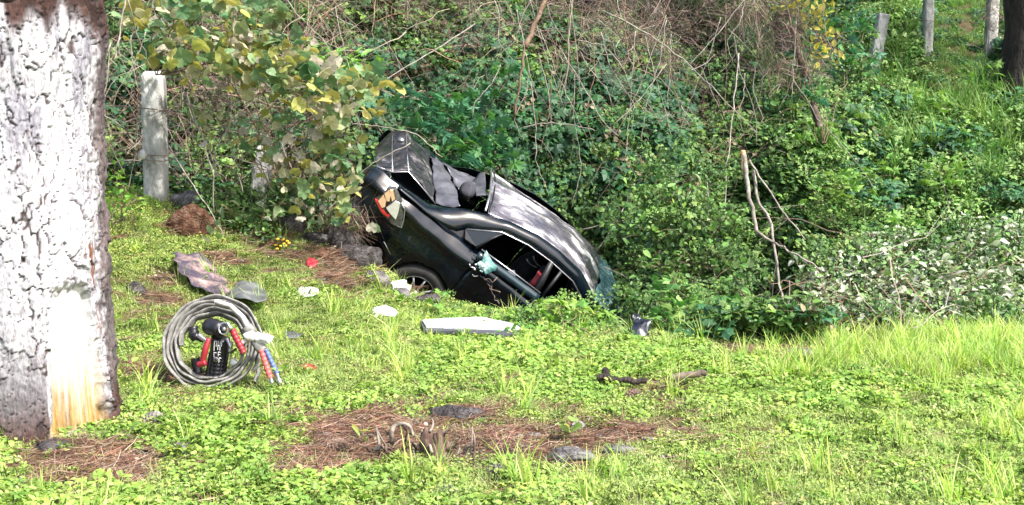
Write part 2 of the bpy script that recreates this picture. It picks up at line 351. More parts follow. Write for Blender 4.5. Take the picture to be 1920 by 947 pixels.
yel = (R.rand(len(x)) < .12+.75*(px < 430)*(py < 600)*(py > 380)); idx = np.where(yel, R.randint(7, 9, len(x)), idx)
sc = R.uniform(.7, 1.25, len(x))*(1-.35*b)*(.75+.5*big)*np.where(np.hypot((px-410)/130, (py-725)/40) < 1, .55, 1)
scatter('weed_cover', lawn, P, rnd_rot(len(x)), sc, idx, R.rand(len(x)), 'low bright green weeds and clover covering the sunny ground')
x, y = lawn_pts(26000, .25); b = bare(x, y); px, py = proj(x, y, H(x, y)); big = fbm(x*.9+5, y*.9+8, 3)
right = sm(900, 1500, px)*.5+.5*sm(.42, .62, big); hosey = np.hypot((px-410)/150, (py-735)/45) < 1; keep = (R.rand(len(x)) < (.42+.55*right)*(1-.93*b)*np.where(hosey, .08, 1))
x, y, px, py = [q[keep] for q in (x, y, px, py)]; P = np.c_[x, y, H(x, y)]
u = R.rand(len(x)); idx = np.where(u < .62, R.randint(0, 3, len(x)), np.where(u < .64, R.randint(3, 6, len(x)), np.where(u < .83, 6, 7)))
dry = (R.rand(len(x)) < .45*np.exp(-((px-1400)/160)**2-((py-690)/30)**2)); idx = np.where(dry, 6, idx)
tall = (R.rand(len(x)) < .22*sm(1350, 1600, px)*(1-sm(670, 760, py))); idx = np.where(tall, R.randint(3, 6, len(x)), idx)
scatter('grass', grass, P, rnd_rot(len(x), .15), R.uniform(.6, 1.2, len(x))*np.where(idx == 6, .8, 1), idx, R.rand(len(x)), 'fine bright green grass growing through the weeds')
# pine needles on the bare patches
ned = [needle_clump(k, 110, .16, .17, 'needles_%d' % k) for k in range(4)]
x, y = lawn_pts(26000); b = bare(x, y); keep = R.rand(len(x)) < b*b*.24+.022; x, y = x[keep], y[keep]
scatter('pine_needles', ned, np.c_[x, y, H(x, y)+.004], rnd_rot(len(x), .12), R.uniform(.6, 1.1, len(x)), R.randint(0, 4, len(x)), R.rand(len(x)), 'fallen rust brown pine needles on the bare soil')

# dead leaves, bark crumbs and clods between the needles
crumb = [herb_clump(15, 40, .14, .02, ['ovate', 'round', 'lance'], .022, [(.11, .07, .045), (.06, .04, .03), (.24, .19, .13), (.33, .29, .22)], NEEDLE, 'crumbs_0', False, (-1, 1), .3), herb_clump(16, 26, .14, .02, ['lance'], .04, [(.15, .09, .06), (.05, .035, .028), (.3, .25, .18)], NEEDLE, 'crumbs_1', False, (-1, 1), .3)]
def clods(seed, n):
    rs = np.random.RandomState(seed); A_ = Acc()
    for k in range(n): v, f = rocky(seed+k, *(rs.uniform(.004, .018)*np.array([1.2, 1, .7])), .2, 1); A_.add(v+np.array([*rs.uniform(-.14, .14, 2), .004]), f, jit([(.05, .038, .03), (.10, .08, .065), (.17, .155, .14)][k % 3], .2, rs))
    return A_.mesh('clods', NEEDLE)
crumb += [clods(101, 14), clods(131, 14)]
x, y = lawn_pts(26000); b = bare(x, y); keep = R.rand(len(x)) < b*b*.22+.004; x, y = x[keep], y[keep]
scatter('ground_litter', crumb, np.c_[x, y, H(x, y)+.006], rnd_rot(len(x), .1), R.uniform(.6, 1.2, len(x)), R.randint(0, 4, len(x)), R.rand(len(x)), 'dead leaves, bark crumbs and soil clods between the needles')

# ------------------------------------------------------------------ undergrowth of the bank
bank = [herb_clump(20+k, 70, .26, .22, ['ovate', 'ovate', 'lobed'], .062, DG+MG, LEAF, 'ovate_herb_%d' % k, True, (-.9, .5)) for k in range(3)] + \
       [herb_clump(24+k, 60, .28, .22, ['maple', 'lobed'], .085, [(.055, .15, .06), (.085, .2, .065), (.045, .12, .055)], LEAF, 'maple_herb_%d' % k, True, (-.9, .3)) for k in range(3)] + \
       [herb_clump(28+k, 110, .25, .2, ['ovate', 'maple', 'lobed', 'lance'], .046, [(.19, .33, .08), (.26, .39, .10), (.13, .25, .06), (.32, .43, .14)], LEAF, 'bright_herb_%d' % k, True, (-.8, .8)) for k in range(3)] + \
       [herb_clump(32+k, 55, .26, .1, ['ovate', 'round'], .05, [(.15, .11, .07), (.09, .06, .04), (.22, .17, .11), (.06, .045, .03)], NEEDLE, 'litter_%d' % k, False, (-1.2, 1.2)) for k in range(2)] + \
       [grass_clump(34, 40, .16, .4, .012, [(.1, .2, .04), (.15, .26, .05), (.2, .3, .08)], LEAF, 'bank_grass', 1.0)] + \
       [herb_clump(36+k, 60, .26, .2, ['ovate'], .062, [(.27, .31, .21), (.18, .26, .11), (.38, .40, .32), (.10, .19, .05), (.15, .24, .07)], PALE, 'pale_herb_%d' % k, True, (-.6, .7)) for k in range(2)]
def bank_pts(n, x0=-8, x1=13, y1=30):
    x = R.uniform(x0, x1, n*4); y = 7.9+(y1-7.9)*R.rand(n*4)**1.35; e = .05
    z = H(x, y); sl_ = np.sqrt(1+((H(x+e, y)-z)/e)**2+((H(x, y+e)-z)/e)**2)
    k = (y > edge_y(x)+.05) & (np.abs(x) < .58*y+1) & (R.rand(n*4) < np.minimum(sl_, 4)/4); x, y = x[k][:n], y[k][:n]; return x, y, H(x, y)
x, y, z = bank_pts(30000); px, py = proj(x, y, z); n1 = fbm(x*.8, y*.8+z, 3); u = R.rand(len(x))
off = R.uniform(0, 1, len(x))**2*.45                       # leaves stand off the slope by up to half a metre
centre = sm(620, 720, px)*(1-sm(1180, 1330, px)); left = 1-sm(620, 720, px); right = sm(1180, 1330, px)
top = 1-sm(170, 330, py)
idx = np.full(len(x), 0); r = lambda a, b_: R.randint(a, b_, len(x))
idx = np.where(u < .40, r(0, 3), np.where(u < .62, r(3, 6), np.where(u < .72, r(6, 9), r(9, 11))))
idx = np.where((centre > .5)*(py > 170)*(py < 330)*(n1 > .42)*(u < .75), r(3, 6), idx)
hill = right*(sm(1230, 1450, px-.0*py)); hr = R.rand(len(x))
idx = np.where((hill > .3)*(hr < .74*hill), r(6, 9), idx); idx = np.where((hill > .3)*(hr > .93-.45*sm(1550, 1800, px)*(1-sm(300, 420, py))), 11, idx); idx = np.where((hill > .3)*(hr < .12), r(3, 6), idx)
idx = np.where((right > .5)*(px < 1500)*(py > 250)*(u < .8), r(0, 3), idx)
dens = np.where((left > .5), .5, 1.0)*np.where((centre > .5)*(py < 190), .42, 1.0)*np.where((px > 1250)*(px < 1520)*(py < 190), .35, 1)
path = np.exp(-((px-1930)/75)**2-((py-400)/90)**2); dens *= 1-.95*path
# keep the inside and the underside of the wreck clear
incar = (x > -2.0)*(x < 2.1)*(y > 10.2)*(y < 12.45)*(z < 2.2)
front = (x > -2.2)*(x < .25)*(y < 10.75); dens = np.where(front, .10, dens)
keep = (R.rand(len(x)) < dens); x, y, z, off, idx, px, py, incar = [q[keep] for q in (x, y, z, off, idx, px, py, incar)]
low = incar | ((x > 2.3)*(y < 9.7)) | ((px > 1700)*(px < 1900)*(py < 210)*(y > 14.5)) | ((x > -2.4)*(x < 1.5)*(y < 10.9)); off = np.where(low, 0, off); sc = np.where(low, R.uniform(.25, .5, len(x)), R.uniform(.6, 1.25, len(x))); sc *= 1+.3*(y > 14)
P = np.c_[x, y-off*.6, z+off*.7-.03]
rot = rnd_rot(len(x), .3); 
# on steep ground the sprays lean out towards the light
e = .1; slp = np.arctan(np.clip((H(x, y+e)-z)/e, 0, 3)); rot[:, 0] = rot[:, 0]*1.0; 
qa = rot[:, 2].copy(); from_e = [(Matrix.Rotation(s_*.75, 3, 'X') @ Matrix.Rotation(a_, 3, 'Z') @ Matrix.Rotation(t_, 3, 'X')).to_euler() for s_, a_, t_ in zip(slp, qa, rot[:, 0])]
scatter('undergrowth', bank, P, np.array(from_e), sc, idx, R.rand(len(x)), 'mixed green herbs, creepers and leaf litter covering the bank')
# dry stems
GB = [(.24, .19, .16), (.16, .11, .09), (.34, .29, .25), (.12, .08, .07), (.24, .15, .12)]
tw = [twig_tangle(50+k, 26, 1.3, .0055, GB, 'tangle_%d' % k, .0) for k in range(3)] + [twig_tangle(54+k, 30, 1.6, .0045, GB+[(.20, .11, .08)], 'hanging_%d' % k, 1.3, (1, .6, 1)) for k in range(3)]
x, y, z = bank_pts(5200); px, py = proj(x, y, z); off = R.uniform(.05, .8, len(x))
dens = .05+.72*sm(650, 950, px)*(1-sm(1500, 1600, px))*(1-sm(200, 330, py)) + .85*(px < 700)*(px > 120)*(py < 440) + .12*(px > 950)*(px < 1300)*(py > 250)*(py < 480)
dens *= 1-.9*(px > 1600); keep = (R.rand(len(x)) < dens*.34) & ~((x > -2.2)*(x < 2.2)*(y < 12.4)*(z < 1.6)); x, y, z, off, px = [q[keep] for q in (x, y, z, off, px)]
idx = np.where(R.rand(len(x)) < .5, R.randint(0, 3, len(x)), R.randint(3, 6, len(x)))
rot = rnd_rot(len(x), .2)
scatter('dry_brush', tw, np.c_[x, y-off*.6, z+off+.2], rot, R.uniform(.6, 1.1, len(x)), idx, R.rand(len(x)), 'tangle of dry grey and brown stems over the bank')

dead = [grass_clump(90+k, 34, .22, .42, .005, [(.17, .11, .085), (.12, .08, .065), (.25, .18, .15), (.10, .07, .06)], NEEDLE, 'dead_spray_%d' % k, 1.3) for k in range(3)]
Q = []
for (a_, b_, rx, ry, d_, n_) in ((1440, 30, 70, 70, 12.1, 60), (1480, 110, 30, 60, 12.2, 24), (1380, 20, 60, 40, 12.2, 26), (820, 40, 90, 50, 13.2, 30), (1150, 30, 160, 50, 13, 46), (420, 190, 70, 50, 10.3, 26), (560, 230, 80, 50, 10.4, 22), (220, 430, 30, 16, 9.6, 14), (650, 400, 24, 50, 10.3, 22), (1230, 90, 120, 50, 12.9, 40)):
    for k in range(int(n_*.38)): q = at(a_+R.normal(0, .6)*rx, b_+R.normal(0, .6)*ry, d_+R.uniform(-.2, .2)); Q.append(q)
Q = np.array(Q); rt = rnd_rot(len(Q), .9); rt[:, 0] += math.pi
scatter('dead_foliage', dead, Q, rt, R.uniform(.5, 1.1, len(Q)), R.randint(0, 3, len(Q)), R.rand(len(Q)), 'hanging rust brown dead needles and leaves in the brush')

# ------------------------------------------------------------------ the big whitewashed pine on the left
def big_pine():
    cx, cy, r0 = -2.66, 5.8, .405; z0 = float(H(cx+.3, cy-.4))-.12
    t = empty('pine_tree', (cx, cy, z0), 'thick pine trunk painted white, with a bare stripped patch near its foot', 'tree')
    na, nz_, hh = 380, 470, 2.9; A = np.linspace(0, 2*math.pi, na, endpoint=False); Zs = np.linspace(0, hh, nz_); a, zz = np.meshgrid(A, Zs, indexing='ij')
    NA = 26; U = a/(2*math.pi)*NA; warp = fbm(U*1.3, zz*6, 3)-.5; Vv = zz*6.2+warp*3.4; U2 = U+(fbm(U*.7+9, zz*5, 4)-.5)*2.4
    rs = np.random.RandomState(3); J = rs.rand(NA, 64, 2); iu = np.floor(U2).astype(int); iv = np.floor(Vv).astype(int); d1 = np.full(a.shape, 9.); d2 = d1.copy(); hid = np.zeros(a.shape)
    HH = rs.rand(NA, 64)
    for du in (-1, 0, 1):
        for dv in (-1, 0, 1):
            cu, cv = iu+du, iv+dv; j = J[cu % NA, cv % 64]; d = np.hypot(U2-cu-j[..., 0], (Vv-cv-j[..., 1]))
            closer = d < d1; d2 = np.where(closer, d1, np.minimum(d2, d)); hid = np.where(closer, HH[cu % NA, cv % 64], hid); d1 = np.where(closer, d, d1)
    crack = sm(.15, 1, (d2-d1+.05*(fbm(U*4, zz*26, 4)-.5))/(.012+.20*fbm(U*1.3+7, zz*5, 3)**2.2))
    fine = fbm(U*6, zz*45, 4)
    ang = (a+math.radians(65.3)+math.pi) % (2*math.pi)-math.pi
    # stripped patch with a ragged rim
    rag = (fbm(ang*9, zz*7, 4)-.5)
    zr = zz-.12; el_, er_ = np.interp(zr, [0, .3, .82], [.13, .17, .25]), np.interp(zr, [0, .3, .6, .86], [1.0, .92, .82, .70])
    sc = sm(0, .06, ang-el_+rag*.12)*sm(0, .06, er_-ang+rag*.16)*sm(0, .06, .84-zr+rag*.12)*sm(0, .04, zr-.02+rag*.03)
    flare = .07*np.exp(-zz/.12)*(1+.6*np.sin(5*a+1)) + .045*np.exp(-zz/.45) + .035*sm(1.85, 2.2, zz) + .035*sm(.75, 1.1, ang)*(fbm(U*1.2, zz*7, 4)-.42)*2
    rr = r0+flare+.03*(fbm(U*.35, zz*1.2, 3)-.5) + (1-sc)*(.013*crack+.016*(hid-.5)*crack+.010*(fine-.5)) - sc*(.028+.006*fbm(U*5, zz*3, 3))
    lipr = np.exp(-((ang-er_)/.10)**2)*(zr < .95)*(1-sc)*.045*fbm(U*3, zz*14, 3); rr += lipr
    v = np.dstack([rr*np.cos(a), rr*np.sin(a), zz]).reshape(-1, 3)
    # colour: limewash on the plates, raw bark in cracks, above the paint line and on the outer edge
    white = np.array([.66, .66, .67]); brown = np.array([.062, .034, .028]); dark = np.array([.075, .062, .06]); lil = np.array([.26, .25, .29])
    wear = sm(.45, .66, fbm(U*1.1+4, zz*3.5, 5))*(.55+.9*sm(1.2, 1.9, zz))+.45*sm(.50, .64, fine); pl = 2.31+.14*(fbm(U*1.5, zz*3, 3)-.5)*2
    up = sm(pl-.07, pl+.09, zz); side = sm(.86, 1.12, ang+.3*(fine-.5)+.10*(hid-.5))*(ang < 2.2)
    purple = np.exp(-((ang-.03)/.22)**2-((zz-1.83)/.16)**2)*.9+.5*np.exp(-((ang+.1)/.4)**2-((zz-.35)/.2)**2)
    c = white[None, None]*(1-np.clip(wear*.5+purple*.5, 0, .8))[..., None]+lil[None, None]*np.clip(wear*.5+purple*.5, 0, .8)[..., None]
    k = crack[..., None]; c = c*k+(dark*.6+brown*.6)*(1-k)
    q = np.clip(up+side*.85+1.1*np.exp(-(zz/np.where(ang < .15, .55, .22))**2)*(1-sc)*sm(.2, .5, fbm(U*1.5, zz*5, 3)+.2), 0, 1)[..., None]; raw = brown*(.5+1.1*hid[..., None]) ; raw = raw*k+dark*(1-k); c = c*(1-q)+raw*q
    red = (np.exp(-((ang-.82)/.10)**2)*(zr > .1)*(zr < 1.3)*sm(.60, .68, fbm(U*3+2, zz*9, 3)))[..., None]; c = c*(1-red)+np.array([.20, .085, .045])*red
    strk = fbm(ang*38, zr*2.2, 4); yb = sm(.56, .05, zr+.5*(strk-.5))*sm(.3, .55, strk+.2)
    cs = np.array([.72, .71, .68])*(1-yb[..., None])+np.array([.42, .25, .07])*yb[..., None]
    cs = cs*(1-.35*sm(.55, .7, fbm(ang*60, zr*4, 3))[..., None])*(1-.25*sm(.5, .65, fbm(ang*6, zr*5, 4))[..., None]); s3 = sc[..., None]; c = c*(1-s3)+cs*s3
    f0, f1 = [], []
    scm = sc
    for i in range(na):
        i2 = (i+1) % na
        for j in range(nz_-1):
            q_ = (i*nz_+j, i2*nz_+j, i2*nz_+j+1, i*nz_+j+1)
            (f1 if scm[i, j] > .5 else f0).append(q_)
    def vm(name, rough, bs):
        m, tr, b_ = nodes(name); L = tr.links.new; at_ = N(tr, 'ShaderNodeAttribute', attribute_name='Col'); co = N(tr, 'ShaderNodeTexCoord')
        nz = N(tr, 'ShaderNodeTexNoise'); nz.inputs['Scale'].default_value = 34; nz.inputs['Detail'].default_value = 8; nz.inputs['Roughness'].default_value = .75
        mp = N(tr, 'ShaderNodeMapping'); mp.inputs['Scale'].default_value = (1.4, 1.4, .45); L(co.outputs['Object'], mp.inputs[0]); L(mp.outputs[0], nz.inputs[0])
        r_ = ramp(tr, [(.36, (.25, .21, .22)), (.47, (.66, .65, .69)), (.60, (1, 1, 1))]); L(nz.outputs[0], r_.inputs[0]); mx = N(tr, 'ShaderNodeMix', data_type='RGBA', blend_type='MULTIPLY'); mx.inputs[0].default_value = bs
        L(at_.outputs['Color'], mx.inputs[6]); L(r_.outputs[0], mx.inputs[7]); L(mx.outputs[2], b_.inputs['Base Color']); b_.inputs['Roughness'].default_value = rough; b_.inputs['Specular IOR Level'].default_value = .2
        bp = N(tr, 'ShaderNodeBump'); bp.inputs['Strength'].default_value = .9; bp.inputs['Distance'].default_value = .02; L(nz.outputs[0], bp.inputs['Height']); L(bp.outputs[0], b_.inputs['Normal']); return m
    cf = c.reshape(-1, 3)
    def sub(name, ff, m):
        ff = np.array(ff); used = np.unique(ff); mp = np.full(len(v), -1); mp[used] = np.arange(len(used)); return ob(name, mk(name, v[used], mp[ff], m, True, cf[used]), t)
    sub('trunk', f0, vm('painted_bark', .9, .8)); sub('stripped_wood', f1, vm('stripped_wood', .75, .35))
    # upper trunk, limbs and crown above the picture
    A_ = Acc(); tv, tf = tube([(0, 0, 2.85), (.02, 0, 5), (.1, .1, 9), (.2, .1, 14)], [.47, .42, .3, .08], 20); A_.add(tv, tf)
    rs = np.random.RandomState(5); pts = []
    for k in range(26):
        z_ = 6.5+7*rs.rand(); a_ = rs.uniform(0, 6.28); L_ = 2.6*(1-(z_-6.5)/10); e_ = np.array([math.cos(a_)*L_, math.sin(a_)*L_, z_+.5])
        tv, tf = tube(curve((.1, .05, z_), e_, 6, .15, .05, rs), np.linspace(.06, .015, 6), 6); A_.add(tv, tf)
        for q_ in range(9): pts.append(np.array([.1, .05, z_])+(e_-[.1, .05, z_])*rs.uniform(.45, 1.05)+rs.normal(0, .18, 3))
    ob('upper_trunk', A_.mesh('upper_trunk', BARKD, True), t)
    return t, np.array(pts)
pine, ppts = big_pine()
pn = [grass_clump(60+k, 90, .05, .28, .006, [(.03, .07, .02), (.05, .1, .03), (.04, .09, .035)], LEAF, 'needle_tuft_%d' % k, 2.2) for k in range(2)]
scatter('crown', pn, ppts, R.uniform(-1.2, 1.2, (len(ppts), 3)), R.uniform(1, 1.8, len(ppts)), R.randint(0, 2, len(ppts)), R.rand(len(ppts)), None, pine)

# ------------------------------------------------------------------ trees on the hill
crownleaf = [herb_clump(70+k, 60, .5, .5, ['ovate', 'lance'], .12, DG+MG, LEAF, 'crown_spray_%d' % k, False, (-1.5, 1.5)) for k in range(3)]
def hill_tree(loc, r, h, label, mat_, lean=(0, 0), cz=4.5, cr=2.2, nc=240, seed=0, cat='tree'):
    rs = np.random.RandomState(seed); t = empty('tree', loc, label, cat)
    A_ = Acc(); pts = [(lean[0]*k/6*h, lean[1]*k/6*h, h*k/6-.3) for k in range(7)]; pts = np.array(pts)+np.r_[[[0, 0, 0]], rs.normal(0, r*.2, (6, 3))*[1, 1, 0]]
    zs = np.linspace(0, 6, 25); fine = np.array([[np.interp(q, range(7), pts[:, m_]) for m_ in range(3)] for q in zs]); tv, tf = tube(fine, np.interp(zs, [0, .4, 6], [r*1.35, r, r*.35]), 16)
    k = 1+.12*(fbm(np.arctan2(tv[:, 1], tv[:, 0])*3+5, tv[:, 2]*4, 3)-.5)*2; A_.add(tv, tf); P_ = []
    ob('trunk', A_.mesh('trunk', mat_, True), t)
    for q in range(9):
        z_ = rs.uniform(cz-1, h*.9); a_ = rs.uniform(0, 6.28); c0 = np.array([np.interp(z_, pts[:, 2], pts[:, 0]), np.interp(z_, pts[:, 2], pts[:, 1]), z_]); e_ = c0+[math.cos(a_)*cr*.8, math.sin(a_)*cr*.8, 1.0]
        tv, tf = tube(curve(c0, e_, 6, .1, .06, rs), np.linspace(r*.4, r*.1, 6), 6); B_ = Acc(); B_.add(tv, tf); ob('limb', B_.mesh('limb', mat_, True), t)
        for _ in range(nc//9): P_.append(e_+rs.normal(0, 1, 3)*[cr*.32, cr*.32, .55])
    P_ = np.array(P_); scatter('crown', crownleaf, P_, rs.uniform(-1.5, 1.5, (len(P_), 3)), rs.uniform(.7, 1.3, len(P_)), rs.randint(0, 3, len(P_)), rs.rand(len(P_)), None, t)
    return t
p = hit(1905, 215); hill_tree(p, .34, 9, 'dark brown tree trunk at the top right corner of the hill', BARKD, (0, 0), 5.5, 2.4, 200, 1)
p = at(1475, 60, 16.5); p[2] = H(p[0], p[1]); hill_tree(p, .15, 7.5, 'vine-smothered tree trunk in the middle of the bank', BARKD, (-.03, .0), 4.8, 2.0, 220, 2)
p = at(1100, 40, 17.5); p[2] = H(p[0], p[1]); hill_tree(p, .13, 8, 'thin tree hidden in the brush above the wreck', BARKD, (0, 0), 4.2, 2.2, 260, 3)
p = at(800, 40, 17); p[2] = H(p[0], p[1]); hill_tree(p, .12, 8, 'slim dark tree at the back of the bank, left of centre', BARKD, (0, 0), 4.2, 2.2, 260, 4)
p = at(1640, -60, 22); p[2] = H(p[0], p[1]); hill_tree(p, .2, 9, 'tree far behind the leaning white post', BARKD, (0, 0), 4.4, 2.6, 260, 5)
# ------------------------------------------------------------------ the wrecked car: local x forward, y left, z up, origin on the rear axle
CF = np.array([.76071631, .19223998, -.6199633]); CL = np.array([-.0003192, .9552456, .2958136]); CU = np.cross(CF, CL); CO = np.array([-.97474011, 11.32598669, .25504698])
def car_pt(px, py, y):
    r_ = ray(px, py); k = (y-(CAM-CO)@CL)/(r_@CL); p_ = CAM+k*r_-CO; return np.array([p_@CF, p_@CL, p_@CU])
def crumple(v, amp, sc_=3, seed=0):
    v = np.array(v, float); 
    for ax in range(3): v[:, ax] += amp*2*(fbm(v[:, 0]*sc_+seed+ax*7, v[:, 1]*sc_+v[:, 2]*sc_*1.3+ax*3, 3)-.5)
    return v
def resample(pts, n):
    pts = np.asarray(pts, float); d = np.r_[0, np.cumsum(np.linalg.norm(np.diff(pts, axis=0), axis=1))]; s_ = np.linspace(0, d[-1], n)
    return np.array([[np.interp(q, d, pts[:, k]) for k in range(pts.shape[1])] for q in s_])
def car():
    M = Matrix(((CF[0], CL[0], CU[0], CO[0]), (CF[1], CL[1], CU[1], CO[1]), (CF[2], CL[2], CU[2], CO[2]), (0, 0, 0, 1)))
    t = empty('crashed_car', (0, 0, 0), 'wrecked black sedan nose down in the ditch with a crushed boot and smashed windows', 'car'); t.matrix_world = M
    def part(name, v, f, m, smooth=True, thick=0, parent=None, label=None):
        o = ob(name, mk(name, v, f, m, smooth), parent or t)
        if thick: md = o.modifiers.new('thickness', 'SOLIDIFY'); md.thickness = thick; md.offset = 0
        if label: o['label'] = label
        return o
    def sheet(name, rows, m, n=(10, 10), amp=.01, sc_=4, seed=0, thick=.004, parent=None, label=None):
        """a panel swept between polylines, crumpled"""
        rr = np.array([resample(r_, n[1]) for r_ in rows]); rr2 = np.array([resample(rr[:, j], n[0]) for j in range(n[1])]).transpose(1, 0, 2)
        v_, f_ = grid(rr2); return part(name, crumple(v_, amp, sc_, seed), f_, m, True, thick, parent, label)
    def zbot(x_): return np.interp(x_, [-1.16, -.98, -.81, -.66, -.5, -.36, -.2], [.61, .42, .31, .25, .17, .05, -.14])
    def ztop(x_): return np.interp(x_, [-1.16, -1.0, -.78, -.4, -.16, .2, .9, 2, 2.6, 3.5], [.70, .76, .785, .745, .735, .745, .765, .77, .70, .58])
    def ybulge(x_, q): # q 0 sill .. 1 belt
        return (.74+.13*np.sin(np.clip(q, 0, 1)*2.2+.25)*1.0)*np.interp(x_, [-1.16, -.9, -.6, 2.6, 3.2, 3.55], [.80, .93, 1, 1, .95, .75])
    def side(name, x0, x1, s, q0=0, q1=1, arch=None, m=PAINT, parent=None, amp=.012, label=None):
        nx = max(3, int((x1-x0)/.03)); nq = 26; P_ = np.zeros((nx+1, nq+1, 3))
        for i, x_ in enumerate(np.linspace(x0, x1, nx+1)):
            for j, q in enumerate(np.linspace(q0, q1, nq+1)):
                z_ = zbot(x_)+(ztop(x_)-zbot(x_))*q; qq = (z_+.14)/(.14+ztop(x_))
                cr = .034*math.exp(-((qq-.87)/.05)**2)           # shoulder crease
                y_ = ybulge(x_, qq)-.075*max(0, (qq-.88)/.12)**1.5+cr-.02*math.exp(-((qq-.45)/.10)**2)
                P_[i, j] = (x_, s*y_, z_)
        v_, f_ = grid(P_, s > 0)
        if arch:
            d = np.hypot(v_[:, 0]-arch[0], v_[:, 2]-arch[1]); ins = d < arch[2]-.02
            near = (d >= arch[2]-.02) & (d < arch[2]+.018); k = (arch[2]/np.maximum(d, .01))[:, None]
            c_ = np.array([arch[0], 0, arch[1]]); w = v_.copy(); w[:, [0, 2]] = c_[[0, 2]]+(v_[:, [0, 2]]-c_[[0, 2]])*k; v_[near] = w[near]
            f_ = [q for q in f_ if not any(ins[i] for i in q)]
        v_ = crumple(v_, amp, 2.2, 3 if s < 0 else 8); v_ = crumple(v_, .011, 5, 5); v_[:, 1] += s*-.03*np.exp(-((v_[:, 0]+.42)/.10)**2-((v_[:, 2]-.5)/.07)**2)*1.2
        return part(name, v_, f_, m, True, .006, parent, label)
    for s in (-1, 1):
        side('rear_quarter', -1.10, .245, s, arch=(0, 0, .345))
        d_ = side('rear_door', .255, .985, s); e_ = side('front_door', .995, 1.93, s); side('front_fender', 1.94, 3.45, s, arch=(2.65, 0, .345))
        part('handle', *tube([(.34, s*.865, .60), (.36, s*.895, .60), (.50, s*.90, .605), (.52, s*.87, .605)], .012, 6), PAINT, parent=d_)
        part('handle', *tube([(1.12, s*.865, .60), (1.14, s*.895, .60), (1.28, s*.90, .605), (1.30, s*.87, .605)], .012, 6), PAINT, parent=e_)
        # roof rail, C pillar and A pillar in one strip per side
        top = [(-.80, .62, .745), (-.62, .63, .765), (-.45, .63, .775), (-.30, .62, .845), (-.14, .61, .96), (.07, .585, 1.05), (.3, .58, 1.14), (.6, .58, 1.205), (.9, .58, 1.215), (1.2, .58, 1.19), (1.49, .58, 1.06), (1.85, .63, .90), (2.15, .70, .76)]
        bot = [(-.82, .80, .765), (-.62, .82, .765), (-.45, .82, .75), (-.28, .80, .745), (-.10, .78, .765), (-.02, .72, .84), (.26, .685, 1.035), (.56, .68, 1.10), (.85, .68, 1.115), (1.16, .68, 1.095), (1.43, .68, .98), (1.80, .70, .84), (2.10, .76, .72)]
        rows = []
        for k in range(5):
            w = k/4; rows.append([tuple(np.array(a_)*(1-w)+np.array(b_)*w+np.array([0, .022, .022])*math.sin(math.pi*w)) for a_, b_ in zip(top, bot)])
        rows = [[(a_[0], s*a_[1], a_[2]) for a_ in r_] for r_ in rows]; sheet('roof_rail', rows, PAINT, (8, 60), .004, 3, 2)
        # B pillar, belt strip, quarter window
        part('pillar', *tube([(.86, s*.685, 1.10), (.90, s*.74, .92), (.93, s*.80, .74)], [.030, .036, .04], 6), BLACK)
        sheet('belt_strip', [[(.20, s*.825, .775), (.6, s*.825, .792), (.97, s*.825, .80)], [(.20, s*.865, .715), (.6, s*.868, .725), (.97, s*.868, .73)]], pmteal, (3, 20), .005, 4, 1)
        sheet('belt_strip', [[(1.0, s*.825, .80), (1.5, s*.825, .80), (1.92, s*.81, .775)], [(1.0, s*.862, .74), (1.5, s*.865, .735), (1.92, s*.85, .72)]], pmteal, (3, 20), .005, 4, 4)
        part('window_trim', *tube([(-.03, s*.725, .835), (.27, s*.695, 1.03), (.56, s*.69, 1.093), (.85, s*.69, 1.105), (1.16, s*.69, 1.085), (1.42, s*.69, .975)], .007, 5), STEEL if s < 0 else BLACK)
        part('window_trim', *tube([(.21, s*.80, .795), (.6, s*.81, .81), (.96, s*.81, .815)], .008, 5), STEEL)
        part('window_divider', *tube([(.29, s*.70, 1.03), (.22, s*.75, .92), (.16, s*.80, .77)], .012, 5), BLACK)
        part('quarter_window', [(-.03, s*.725, .83), (.27, s*.695, 1.02), (.15, s*.79, .78), (.02, s*.78, .77)], [(0, 1, 2, 3)], DGLASS, False, .004)
        part('pillar', *tube([(1.0, s*.69, 1.09), (1.0, s*.80, .80)], .02, 5), BLACK)
        # wheels
        for wx, drop in ((0, 0), (2.65, .02)):
            wh = empty_part('wheel', t, (wx, s*.76, -drop))
            a_ = np.linspace(0, 2*math.pi, 40, endpoint=False); prof = [(.20, -.09), (.245, -.105), (.29, -.10), (.31, -.07), (.315, 0), (.31, .07), (.29, .10), (.245, .105), (.20, .09)]
            P_ = np.array([[(r_*math.cos(q), w_, r_*math.sin(q)) for r_, w_ in prof] for q in list(a_)+[0]]); v_, f_ = grid(P_); part('tyre', v_, f_, RUBBER, parent=wh)
            rp = [(.205, .09), (.20, .095), (.19, .07), (.185, -.08)]; P_ = np.array([[(r_*math.cos(q), s*w_, r_*math.sin(q)) for r_, w_ in rp] for q in list(a_)+[0]]); v_, f_ = grid(P_, s > 0); part('rim', v_, f_, ALLOY, parent=wh)
            for q in range(9):
                th = 2*math.pi*q/9+.2; d_ = np.array([math.cos(th), 0, math.sin(th)]); part('spoke', *tube([d_*.03+[0, s*.075, 0], d_*.11+[0, s*.08, 0], d_*.19+[0, s*.07, 0]], [.016, .012, .015], 5), ALLOY, parent=wh)
            part('hub_cap', *tube([(0, s*.06, 0), (0, s*.09, 0)], .04, 12), ALLOY, parent=wh)
            part('wheel_arch_lining', *grid([[(r_*math.cos(q)+0, s*w_-s*.0, r_*math.sin(q)) for r_, w_ in ((.35, .07), (.35, -.22), (.05, -.23))] for q in np.linspace(-.2, math.pi+.2, 24)]), BLACK, parent=wh)
    # roof skin
    near = [(.07, -.58, 1.05), (.3, -.58, 1.14), (.6, -.58, 1.205), (.9, -.58, 1.215), (1.2, -.58, 1.19), (1.49, -.58, 1.06)]
